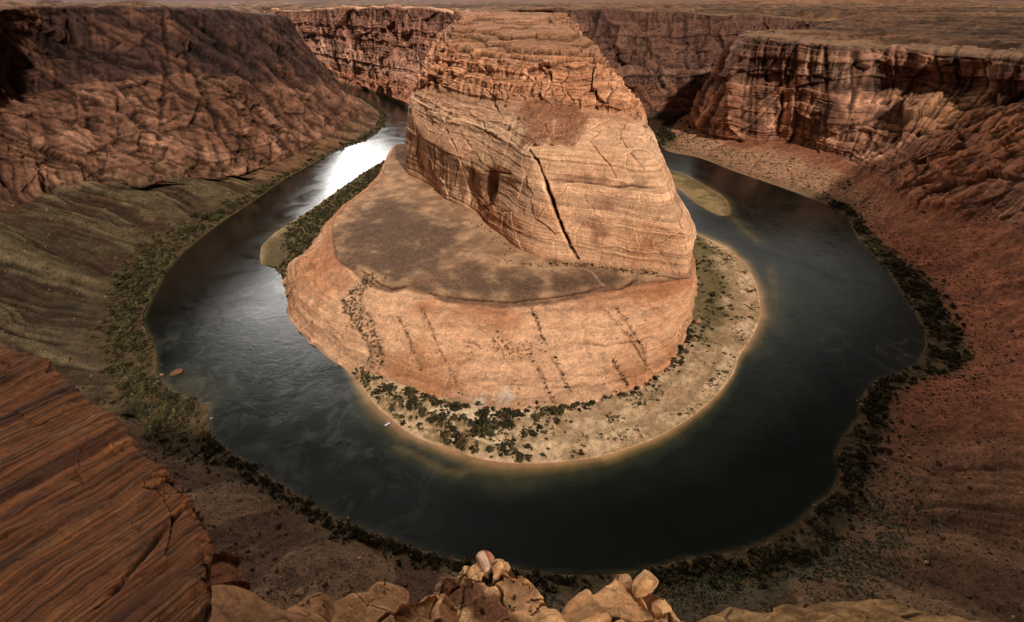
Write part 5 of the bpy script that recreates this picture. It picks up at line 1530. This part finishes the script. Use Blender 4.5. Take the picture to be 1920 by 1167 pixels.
# ------------------------------------------------------------------ brush
def shrub_mesh(seed, quads, lumps=4, leaf=0.2):
    r = np.random.default_rng(seed)
    cen = np.concatenate([r.uniform(-0.5, 0.5, (lumps, 2)), r.uniform(0.25, 0.6, (lumps, 1))], 1)
    cr_ = r.uniform(0.35, 0.6, lumps)
    V_, F_, C_ = [], [], []
    for k in range(quads):
        j = r.integers(lumps)
        d_ = r.normal(size=3)
        d_ /= np.linalg.norm(d_)
        d_[2] = abs(d_[2]) * 1.1 - 0.15
        p = cen[j] + d_ * cr_[j] * r.uniform(0.6, 1.12)
        t = r.normal(size=3)
        t /= np.linalg.norm(t)
        b_ = np.cross(t, d_ + 0.5 * r.normal(size=3))
        b_ /= np.linalg.norm(b_) + 1e-6
        s_ = leaf * r.uniform(0.6, 1.4)
        o_ = len(V_)
        V_ += [p - t * s_ - b_ * s_ * 0.6, p + t * s_ - b_ * s_ * 0.5, p + t * s_ * 0.8 + b_ * s_ * 0.7, p - t * s_ * 0.9 + b_ * s_ * 0.6]
        F_.append([o_, o_ + 1, o_ + 2, o_ + 3])
        g = (0.55 + 0.75 * np.clip(p[2], 0, 1)) * r.uniform(0.6, 1.4)
        C_ += [g] * 4
    return np.array(V_, np.float32), np.array(F_), np.array(C_, np.float32)


SHR_LO = [shrub_mesh(s, 44, 4, 0.24) for s in range(10)]
SHR_TINY = [shrub_mesh(40 + s, 14, 2, 0.36) for s in range(6)]
SHR_HI = [shrub_mesh(60 + s, 170, 7, 0.13) for s in range(8)]
pool_p, pool_r, pool_c, pool_z = [], [], [], []
DK, MD, RS, SG = lin(50, 44, 26), lin(74, 66, 38), lin(80, 62, 42), lin(94, 92, 66)


def add_shrubs(loft, weight, n, r0, sd, palette, zone, zoff=0.0):
    ii_ = pick(loft, weight * in_view(loft.P), n)
    pool_p.append(loft.P[ii_] + [0, 0, zoff])
    pool_r.append(r0 * np.exp(rng.normal(0, sd, n)))
    pal = np.array(palette)
    pool_c.append(pal[rng.integers(0, len(pal), n)] * rng.uniform(0.7, 1.25, (n, 1)))
    pool_z.extend([zone] * n)


cl1 = fbm(O.P, 34, 3, 4)
cl2 = fbm(O.P, 14, 3, 7)
strip = sm(1.0, 1.16, O.V) * (1 - sm(1.7, 2.25, O.V + 0.45 * cl1)) * (0.12 + sm(-0.25, 0.2, cl1 + 0.6 * cl2))
far_r_ = (O.U < 8)
right_b, left_b = (rightc > 0.5) & ~far_r_, leftc > 0.5
near_b = ~right_b & ~left_b & ~far_r_
add_shrubs(O, strip * left_b * (O.U < nR + nN + 10), 3000, 1.7, 0.5, [DK, DK, MD, RS, OLIVE * 0.6], 'left')
add_shrubs(O, strip * left_b * (O.U >= nR + nN + 10), 900, 2.4, 0.35, [DK, DK, MD], 'leftfar')
add_shrubs(O, strip * near_b, 2600, 1.05, 0.5, [DK, MD, DK, RS, OLIVE * 0.6], 'near')
add_shrubs(O, strip * right_b, 2400, 1.4, 0.5, [DK, DK, RS, MD, OLIVE * 0.5], 'right')
add_shrubs(O, strip * far_r_ * (O.U < 2.6) * sm(1.0, 1.3, O.V) * (O.V < 2.3), 500, 3.6, 0.3, [DK], 'rightfar')
add_shrubs(O, sm(1.1, 1.4, O.V) * (1 - sm(2.6, 3.4, O.V)) * far_r_, 1200, 1.3, 0.4, [MD, DK, SG], 'rightfar')
sagew = sage * sm(-0.25, 0.2, cl1 + 0.4 * cl2)
add_shrubs(O, sagew, 2800, 0.75, 0.3, [SG, SG * 0.85, SG * 1.1], 'sage')
add_shrubs(O, tal_w * leftc * sm(-0.3, 0.3, cl1), 2600, 0.85, 0.35, [DK, MD, OLIVE * 0.7], 'slope')
add_shrubs(O, tal_w * nearc, 1800, 0.55, 0.35, [DK, MD, SG * 0.7], 'slope')
add_shrubs(O, sm(1.9, 2.1, O.V) * (1 - sm(2.4, 2.9, O.V)) * rightc * ~far_r_, 1100, 0.8, 0.35, [DK, SG * 0.8, MD], 'slope')
bn1, bn2 = fbm(SB.P, 22, 3, 4), fbm(SB.P, 9, 3, 2)
add_shrubs(SB, left_strip * sm(1.8, 2.3, SB.V + 0.25 * bn1 - 1.5 * np.exp(-((SB.U - 6.8) / 1.6) ** 2)) * (SB.V < 4.3), 2100, 2.0, 0.3, [DK, DK, MD], 'strip')
add_shrubs(SB, front_strip * sm(1.7, 2.1, SB.V) * (SB.V < 3.9) * sm(-0.2, 0.3, bn1 + 0.6 * bn2 + 0.1), 900, 1.4, 0.55, [DK, DK, MD, OLIVE * 0.6], 'camp')
add_shrubs(SB, sm(20, 21.5, SB.U) * (1 - sm(28, 29, SB.U)) * sm(3.45, 3.8, SB.V) * (SB.V < 4.3) * sm(-0.5, 0.1, bn1), 420, 1.4, 0.45, [DK, MD], 'camp')
add_shrubs(SB, sm(17, 21, SB.U) * sm(1.8, 2.2, SB.V) * (SB.V < 3.7) * sm(0.0, 0.4, bn1 + 0.5 * bn2) * (1 - sm(33, 35, SB.U)), 1100, 0.75, 0.55, [MD, OLIVE * 0.8, DESERT * 0.45], 'point')
add_shrubs(SB, right_strip * sm(2.7, 3.3, SB.V + 0.2 * bn1) * (SB.V < 4.3) * sm(-0.4, 0.2, bn1), 520, 1.3, 0.5, [DK, MD], 'point')
add_shrubs(B, (1 - bench) * sm(0.9, 1.2, B.V) * (1 - sm(3.0, 3.6, B.V)) * sm(-0.2, 0.4, fbm(B.P, 25, 3, 3)), 620, 0.55, 0.35, [DK, MD], 'rock')
add_shrubs(B, veg, 500, 0.7, 0.3, [MD, DK], 'rock')
add_shrubs(B, bench * (1 - 0.7 * crust) * (B.V < 6.6), 500, 0.6, 0.35, [DK, MD], 'rock')
add_shrubs(B, sm(6, 2, seg_dist(B.P, B.path([(945, 484), (985, 492), (1080, 492), (1160, 502), (1230, 510)]), dims=3)), 160, 0.9, 0.35, [DK, MD], 'rock')
for pts in plant_lines[:-1]:
    dd_ = seg_dist(B.P, B.path(pts), dims=3)
    add_shrubs(B, sm(2.6, 0.8, dd_), 34, 0.75, 0.3, [DK, DK, MD], 'rock')
add_shrubs(OC, np.ones(len(OC.P)), 60, 0.28, 0.4, [SG * 0.8, MD], 'rock')
add_shrubs(OA, np.ones(len(OA.P)) * (OA.V < 3.6), 60, 0.26, 0.4, [SG * 0.8, MD, DK], 'rock')
pool_p, pool_r, pool_c = np.concatenate(pool_p), np.concatenate(pool_r), np.concatenate(pool_c)
pool_z = np.array(pool_z)
sx_, sy_, dp_ = seen(pool_p)
big_on_screen = pool_r / dp_ * np.isin(pool_z, ['left', 'near', 'right', 'camp', 'strip', 'point', 'leftfar'])
hero = np.argsort(-big_on_screen)[:290]
mask = np.ones(len(pool_p), bool)
mask[hero] = False
labels = dict(left=('dark shrub in the thicket along the left bank', 'shrubs along the left bank'), leftfar=('dark shrub at the foot of the far left cliff', 'shrubs under the far left cliff'),
              near=('dark shrub in the thin band along the near bank under the overlook', 'shrubs along the near bank'), right=('dark shrub in the thicket along the right bank', 'shrubs along the right bank'),
              camp=('dark shrub on the sandy flat below the front of the butte', 'shrubs on the sandy flat'), strip=('dark shrub in the thicket on the left side of the butte', 'shrubs left of the butte'),
              point=('shrub on the pale gravel point right of the butte', 'shrubs on the gravel point'))
hi_data = []
for i, (v, f, g) in enumerate(SHR_HI):
    cc_ = [DK, MD, DK * 1.15, RS][i % 4]
    o_ = mesh_object('shrub', v, f, cc_[None] * g[:, None], MAT_LEAF, smooth=False)
    hi_data.append(o_.data)
    bpy.data.objects.remove(o_)
for k in hero:
    o_ = bpy.data.objects.new('shrub', hi_data[int(rng.integers(8))])
    col.objects.link(o_)
    o_.location = pool_p[k] - [0, 0, 0.1]
    r_ = pool_r[k]
    o_.scale = (r_ * rng.uniform(0.85, 1.2), r_ * rng.uniform(0.85, 1.2), r_ * rng.uniform(0.8, 1.15))
    o_.rotation_euler = (0, 0, rng.uniform(0, 6.28))
    tag(o_, *[labels[pool_z[k]][0], 'shrub', labels[pool_z[k]][1]])
for nm, sel, var, lab in (('brush', mask & (pool_r > 0.95), SHR_LO, 'dark riverside brush in a broken band along both banks'), ('scrub', mask & (pool_r <= 0.95), SHR_TINY, 'small desert scrub dotted over slopes and rock')):
    o_ = scatter_mesh(nm, var, pool_p[sel] - [0, 0, 0.05], pool_r[sel], pool_c[sel], MAT_LEAF)
    tag(o_, lab, 'brush' if nm == 'brush' else 'scrub', kind='stuff')
# ------------------------------------------------------------------ a pontoon raft and its party on the beach
def plain(name, c, rough=0.6):
    m, nt = new_mat(name)
    out = N(nt, 'ShaderNodeOutputMaterial')
    bs = N(nt, 'ShaderNodeBsdfPrincipled', ins={'Roughness': rough})
    nz = N(nt, 'ShaderNodeTexNoise', ins={'Scale': 6.0, 'Detail': 4.0})
    tcn = N(nt, 'ShaderNodeTexCoord')
    rp = N(nt, 'ShaderNodeMapRange', ins={'To Min': 0.8, 'To Max': 1.15})
    vs = N(nt, 'ShaderNodeVectorMath', operation='SCALE')
    vs.inputs[0].default_value = tuple(float(x) for x in c)
    nt.links.new(tcn.outputs['Object'], nz.inputs['Vector'])
    nt.links.new(nz.outputs['Fac'], rp.inputs['Value'])
    nt.links.new(rp.outputs[0], vs.inputs['Scale'])
    nt.links.new(vs.outputs[0], bs.inputs['Base Color'])
    nt.links.new(bs.outputs[0], out.inputs[0])
    return m


def bm_object(name, bm, mat, parent=None):
    me = bpy.data.meshes.new(name)
    bm.to_mesh(me)
    bm.free()
    o = bpy.data.objects.new(name, me)
    me.materials.append(mat)
    col.objects.link(o)
    o.parent = parent
    return o


from mathutils import Matrix, Vector as V3


def tube_bm(pts, radii, seg=12):
    bm = bmesh.new()
    rings = []
    for k, p in enumerate(pts):
        t = np.array(pts[min(k + 1, len(pts) - 1)]) - np.array(pts[max(k - 1, 0)])
        t = t / np.linalg.norm(t)
        u = np.cross(t, [0, 0, 1.0])
        u = u / np.linalg.norm(u) if np.linalg.norm(u) > 1e-3 else np.array([1.0, 0, 0])
        w_ = np.cross(u, t)
        rings.append([bm.verts.new(np.array(p) + radii[k] * (math.cos(a) * u + math.sin(a) * w_)) for a in np.linspace(0, 2 * math.pi, seg, endpoint=False)])
    for a, b in zip(rings[:-1], rings[1:]):
        for k in range(seg):
            bm.faces.new((a[k], a[(k + 1) % seg], b[(k + 1) % seg], b[k]))
    bm.faces.new(rings[0][::-1])
    bm.faces.new(rings[-1])
    bm.normal_update()
    return bm


def box_bm(x, y, z, cx=0, cy=0, cz=0, bev=0.04):
    bm = bmesh.new()
    bmesh.ops.create_cube(bm, size=1, matrix=Matrix.Translation((cx, cy, cz)) @ Matrix.Diagonal((x, y, z, 1)))
    bmesh.ops.bevel(bm, geom=bm.edges[:], offset=bev, segments=2, affect='EDGES')
    return bm


raft = bpy.data.objects.new('raft', None)
col.objects.link(raft)
r0, r1 = Z(722, 798.5, 0), Z(732.5, 793, 0)
raft.location = (r0 + r1) / 2 + [0, 0, 0.05]
raft.rotation_euler = (0, 0, math.atan2(*(r1 - r0)[[1, 0]]))
tag(raft, 'pale pontoon raft with dark rim pulled up at the sand bar', 'raft')
M_TUBE, M_DECK, M_DARK = plain('raft_rubber', lin(40, 38, 44)), plain('raft_deck', lin(206, 202, 206)), plain('motor_black', lin(24, 24, 26), 0.4)
for sgn in (-1, 1):
    bm_object('pontoon', tube_bm([(-3.3, sgn * 0.95, 0.3), (-3.0, sgn * 0.95, 0.3), (1.8, sgn * 0.95, 0.3), (2.6, sgn * 0.8, 0.42), (3.15, sgn * 0.45, 0.6), (3.35, sgn * 0.05, 0.66)], [0.2, 0.36, 0.36, 0.35, 0.32, 0.28]), M_TUBE, raft)
bm_object('deck', box_bm(5.4, 1.7, 0.22, -0.2, 0, 0.62), M_DECK, raft)
for x in (-1.4, 0.2, 1.6):
    bm_object('bench', box_bm(0.4, 1.5, 0.24, x, 0, 0.88), M_DECK, raft)
mo = bm_object('motor', box_bm(0.45, 0.4, 0.6, -3.05, 0, 0.95, 0.1), M_DARK, raft)
bm_object('shaft', tube_bm([(-3.2, 0, 0.7), (-3.3, 0, -0.3)], [0.08, 0.06], 8), M_DARK, mo)

SKIN = plain('skin', lin(188, 132, 100))


def skin_mesh(name, joints, bones, radii, mat, parent, root=0):
    me = bpy.data.meshes.new(name)
    me.from_pydata([tuple(j) for j in joints], bones, [])
    o = bpy.data.objects.new(name, me)
    col.objects.link(o)
    o.parent = parent
    me.materials.append(mat)
    md = o.modifiers.new('skin', 'SKIN')
    md.use_smooth_shade = True
    for k, r in enumerate(radii):
        me.skin_vertices[0].data[k].radius = (r, r)
        me.skin_vertices[0].data[k].use_root = (k == root)
    sb = o.modifiers.new('subdivision', 'SUBSURF')
    sb.levels = sb.render_levels = 1
    return o


def person(loc, rz, shirt, shorts, hair, label, step=0.12, bend=0.1):
    root_ = bpy.data.objects.new('person', None)
    col.objects.link(root_)
    root_.location = loc
    root_.rotation_euler = (0, 0, rz)
    tag(root_, label, 'person', None)
    J = [(0, 0, 0.95), (0, 0, 1.2), (0, 0.0, 1.42), (0, 0.01, 1.52), (0, 0.02, 1.62), (0, 0.02, 1.72)]
    R_ = [0.14, 0.13, 0.13, 0.055, 0.095, 0.08]
    Bn = [(0, 1), (1, 2), (2, 3), (3, 4), (4, 5)]

    def chain(start, pts):
        prev = start
        for p, r in pts:
            J.append(p)
            R_.append(r)
            Bn.append((prev, len(J) - 1))
            prev = len(J) - 1
        return prev
    for s in (-1, 1):
        st = s * step
        chain(0, [((s * 0.10, 0, 0.88), 0.095), ((s * 0.11, st * 0.6 + 0.03, 0.48), 0.06), ((s * 0.11, st, 0.08), 0.042), ((s * 0.12, st + 0.13, 0.035), 0.035)])
        hnd = chain(2, [((s * 0.20, 0, 1.40), 0.06), ((s * 0.25, -0.02, 1.12), 0.042), ((s * 0.25, 0.08 + bend, 0.88), 0.03), ((s * 0.25, 0.10 + bend, 0.80), 0.03)])
        for q in range(4):
            x = s * 0.25 + (q - 1.5) * 0.005
            chain(hnd, [((x, 0.09 + bend + (q - 1.5) * 0.02, 0.755), 0.009), ((x - s * 0.005, 0.10 + bend + (q - 1.5) * 0.022, 0.715 - 0.008 * (q in (1, 2))), 0.008)])
        chain(hnd, [((s * 0.235, 0.14 + bend, 0.785), 0.010), ((s * 0.23, 0.155 + bend, 0.755), 0.008)])
    skin_mesh('body', J, Bn, R_, SKIN, root_)
    skin_mesh('shirt', [(0, 0, 0.93), (0, 0, 1.2), (0, 0, 1.42), (0.19, 0, 1.41), (0.24, -0.01, 1.2), (-0.19, 0, 1.41), (-0.24, -0.01, 1.2)], [(0, 1), (1, 2), (2, 3), (3, 4), (2, 5), (5, 6)], [0.16, 0.15, 0.15, 0.075, 0.065, 0.075, 0.065], shirt, root_)
    skin_mesh('shorts', [(0, 0, 0.95), (0.1, 0, 0.86), (0.11, step * 0.4 + 0.02, 0.58), (-0.1, 0, 0.86), (-0.11, -step * 0.4 + 0.02, 0.58)], [(0, 1), (1, 2), (0, 3), (3, 4)], [0.155, 0.115, 0.09, 0.115, 0.09], shorts, root_)
    bm = bmesh.new()
    bmesh.ops.create_uvsphere(bm, u_segments=14, v_segments=9, radius=0.112)
    bmesh.ops.delete(bm, geom=[v for v in bm.verts if v.co.z < -0.03 or (v.co.y > 0.06 and v.co.z < 0.05)], context='VERTS')
    bmesh.ops.translate(bm, verts=bm.verts, vec=(0, 0.01, 1.685))
    bm_object('hair', bm, hair, root_)
    return root_


DKC, REDC, BLU, TANC = plain('dark_cloth', lin(44, 40, 42)), plain('red_cloth', lin(150, 62, 48)), plain('blue_cloth', lin(52, 62, 84)), plain('khaki_cloth', lin(120, 98, 70))
HAIR = plain('brown_hair', lin(50, 34, 24))
for x, y, rz, sh, so_, lab in ((733.5, 791.5, 2.2, REDC, DKC, 'person in a reddish shirt standing at the bow of the raft'), (736.2, 784.5, 0.6, DKC, DKC, 'person in dark clothes on the sand above the raft'),
                               (792.5, 822.5, 1.2, REDC, TANC, 'person in a reddish shirt walking alone along the beach'), (808.2, 825.6, -0.8, DKC, DKC, 'person in dark clothes on the beach below the brush'),
                               (812.8, 827.6, 2.4, TANC, DKC, 'person in tan clothes beside the dark dressed one on the beach')):
    g_ = Z(x, y, 0.3)
    k_ = np.argmin(((SB.P[:, :2] - g_[:2]) ** 2).sum(1))
    g_[2] = max(SB.P[k_, 2], -0.1)
    person(g_, rz, sh, so_, HAIR, lab)
# driftwood log stranded off the right bank
lg = tube_bm([(-2.6, 0, 0.15), (-1.2, 0.05, 0.22), (0.4, -0.04, 0.2), (1.8, 0.08, 0.24), (2.6, 0.0, 0.3)], [0.22, 0.3, 0.33, 0.36, 0.42], 10)
lo = bm_object('log', lg, plain('weathered_wood', lin(150, 124, 98)))
lo.location = Z(1681.5, 672.5, 0)
q0, q1 = Z(1678, 671, 0), Z(1685, 674, 0)
lo.rotation_euler = (0, 0, math.atan2(*(q1 - q0)[[1, 0]]))
tag(lo, 'stranded pale log in the chop off the right bank', 'log')
# ------------------------------------------------------------------ camera, sky and sun
SUN_EL, SUN_AZ = math.radians(43), math.radians(148)       # azimuth clockwise from +y
dirv = np.array([math.sin(SUN_AZ) * math.cos(SUN_EL), math.cos(SUN_AZ) * math.cos(SUN_EL), math.sin(SUN_EL)])
# added unseen sheet: darkens the surroundings, gaps let sun onto the butte and outcrops
DECK = 1500.0
gx2 = np.linspace(-3400, 3400, 240)
CX, CY = np.meshgrid(gx2, gx2, indexing='ij')
cp = np.stack([CX, CY, 0 * CX], 2).reshape(-1, 3)
gap = np.maximum(1.15 - np.hypot((cp[:, 0] - 10) / 420, (cp[:, 1] - 560) / 430), 0)
dens = 1 - sm(0.05, 0.75, gap + 0.10 * fbm(cp, 500, 3, 3) * (gap > 0))
dens = dens * (0.92 + 0.16 * fbm(cp, 900, 4, 5))
dens = np.maximum(dens - 0.5 * sm(1500, 2600, cp[:, 1]) - 0.75 * sm(150, 30, np.hypot(cp[:, 0] - 25, cp[:, 1] - 60)), 0)
for gx3, gy3, gr_, gs in ((-480, 1180, 330, 0.34), (620, 1280, 340, 0.26), (560, 640, 260, 0.16), (-500, 2200, 500, 0.2)):
    dens = np.maximum(dens - gs * sm(gr_, gr_ * 0.2, np.hypot(cp[:, 0] - gx3, cp[:, 1] - gy3)), 0)
dens *= sm(3390, 2700, np.maximum(abs(cp[:, 0]), abs(cp[:, 1])))
cp = cp + dirv * (DECK / dirv[2]) + np.stack([0 * dens, 0 * dens, 60 * fbm(cp, 700, 3, 1)], 1)
n_ = len(gx2)
a = (np.arange(n_ - 1)[:, None] * n_ + np.arange(n_ - 1)[None]).ravel()
m, nt = new_mat('shade_sheet')
out = N(nt, 'ShaderNodeOutputMaterial')
tr_ = N(nt, 'ShaderNodeBsdfTransparent')
tl_ = N(nt, 'ShaderNodeBsdfTranslucent', ins={'Color': (0.4, 0.39, 0.38, 1)})
at = N(nt, 'ShaderNodeAttribute', attribute_name='density')
ms = N(nt, 'ShaderNodeMixShader')
nt.links.new(at.outputs['Fac'], ms.inputs[0])
nt.links.new(tr_.outputs[0], ms.inputs[1])
nt.links.new(tl_.outputs[0], ms.inputs[2])
nt.links.new(ms.outputs[0], out.inputs[0])
structure(mesh_object('shade_sheet', cp, np.stack([a, a + n_, a + n_ + 1, a + 1], 1), None, m, dict(density=np.clip(dens, 0, 0.96).astype(np.float32))))

cam = bpy.data.cameras.new('camera')
cam.sensor_width = 36
cam.lens = 36 * FOC / 1920
cam.clip_start, cam.clip_end = 0.5, 200000
co = bpy.data.objects.new('camera', cam)
co.location = (0, 0, EYE)
co.rotation_euler = (math.pi / 2 - PITCH, 0, 0)
col.objects.link(co)
scene.camera = co

sun = bpy.data.lights.new('sun', 'SUN')
sun.energy = 3.9
sun.angle = math.radians(3)
sun.color = (1.0, 0.93, 0.84)
so = bpy.data.objects.new('sun', sun)
from mathutils import Vector
so.rotation_euler = Vector(dirv).to_track_quat('Z', 'Y').to_euler()
so.location = (0, 0, 600)
col.objects.link(so)

w = bpy.data.worlds.new('World')
scene.world = w
w.use_nodes = True
nt = w.node_tree
nt.nodes.clear()
L = nt.links.new
out = N(nt, 'ShaderNodeOutputWorld')
bg = N(nt, 'ShaderNodeBackground', ins={'Strength': 0.036})
sky = N(nt, 'ShaderNodeTexSky', sky_type='NISHITA', sun_disc=False, sun_elevation=SUN_EL, sun_rotation=SUN_AZ, air_density=1.0, dust_density=2.0)
tc = N(nt, 'ShaderNodeTexCoord')
# broken overcast: grey cloud over the blue, with a bright break low in the north-west
cl = N(nt, 'ShaderNodeTexNoise', ins={'Scale': 2.2, 'Detail': 7.0, 'Roughness': 0.6, 'Distortion': 0.7})
mpw = N(nt, 'ShaderNodeMapping')
mpw.inputs['Scale'].default_value = (1, 1, 2.2)
L(tc.outputs['Generated'], mpw.inputs['Vector'])
L(mpw.outputs[0], cl.inputs['Vector'])
cm = N(nt, 'ShaderNodeMapRange', ins={'From Min': 0.18, 'From Max': 0.38})
L(cl.outputs['Fac'], cm.inputs['Value'])
cc_ = N(nt, 'ShaderNodeMapRange', ins={'From Min': 0.35, 'From Max': 0.75, 'To Min': 1.6, 'To Max': 4.5})
L(cl.outputs['Fac'], cc_.inputs['Value'])
cg = N(nt, 'ShaderNodeVectorMath', operation='SCALE')
cg.inputs[0].default_value = (1.0, 0.95, 0.86)
L(cc_.outputs[0], cg.inputs['Scale'])
mx = N(nt, 'ShaderNodeMix', data_type='RGBA')
L(cm.outputs[0], mx.inputs['Factor'])
L(sky.outputs[0], mx.inputs['A'])
L(cg.outputs[0], mx.inputs['B'])
dt = N(nt, 'ShaderNodeVectorMath', operation='DOT_PRODUCT')
L(tc.outputs['Generated'], dt.inputs[0])
ga, ge = math.radians(-23), math.radians(15)
dt.inputs[1].default_value = (math.sin(ga) * math.cos(ge), math.cos(ga) * math.cos(ge), math.sin(ge))
gr = N(nt, 'ShaderNodeMapRange', interpolation_type='SMOOTHERSTEP', ins={'From Min': math.cos(math.radians(25)), 'From Max': 1.0, 'To Min': 0.0, 'To Max': 260.0})
L(dt.outputs['Value'], gr.inputs['Value'])
dt2 = N(nt, 'ShaderNodeVectorMath', operation='DOT_PRODUCT')
L(tc.outputs['Generated'], dt2.inputs[0])
ga, ge = math.radians(-42), math.radians(38)
dt2.inputs[1].default_value = (math.sin(ga) * math.cos(ge), math.cos(ga) * math.cos(ge), math.sin(ge))
gr2 = N(nt, 'ShaderNodeMapRange', interpolation_type='SMOOTHERSTEP', ins={'From Min': math.cos(math.radians(52)), 'From Max': 1.0, 'To Min': 0.0, 'To Max': 5.5})
L(dt2.outputs['Value'], gr2.inputs['Value'])
ga_ = N(nt, 'ShaderNodeMath', operation='ADD')
L(gr.outputs[0], ga_.inputs[0])
L(gr2.outputs[0], ga_.inputs[1])
dt3 = N(nt, 'ShaderNodeVectorMath', operation='DOT_PRODUCT')
L(tc.outputs['Generated'], dt3.inputs[0])
ga, ge = math.radians(22), math.radians(25)
dt3.inputs[1].default_value = (math.sin(ga) * math.cos(ge), math.cos(ga) * math.cos(ge), math.sin(ge))
gr3 = N(nt, 'ShaderNodeMapRange', interpolation_type='SMOOTHERSTEP', ins={'From Min': math.cos(math.radians(24)), 'From Max': 1.0, 'To Min': 0.0, 'To Max': 12.0})
L(dt3.outputs['Value'], gr3.inputs['Value'])
gb_ = N(nt, 'ShaderNodeMath', operation='ADD')
L(ga_.outputs[0], gb_.inputs[0])
L(gr3.outputs[0], gb_.inputs[1])
ga_ = gb_
gm = N(nt, 'ShaderNodeMath', operation='MULTIPLY')
L(ga_.outputs[0], gm.inputs[0])
L(cm.outputs[0], gm.inputs[1])
gv = N(nt, 'ShaderNodeVectorMath', operation='SCALE')
gv.inputs[0].default_value = (1.0, 0.97, 0.93)
L(gm.outputs[0], gv.inputs['Scale'])
ad = N(nt, 'ShaderNodeVectorMath', operation='ADD')
L(mx.outputs['Result'], ad.inputs[0])
L(gv.outputs[0], ad.inputs[1])
L(ad.outputs[0], bg.inputs['Color'])
L(bg.outputs[0], out.inputs[0])

scene.view_settings.view_transform = 'Standard'
scene.view_settings.look = 'None'
scene.view_settings.exposure = 0
scene.view_settings.gamma = 1
scene.cycles.max_bounces = 5
scene.cycles.diffuse_bounces = 3
scene.cycles.use_denoising = True
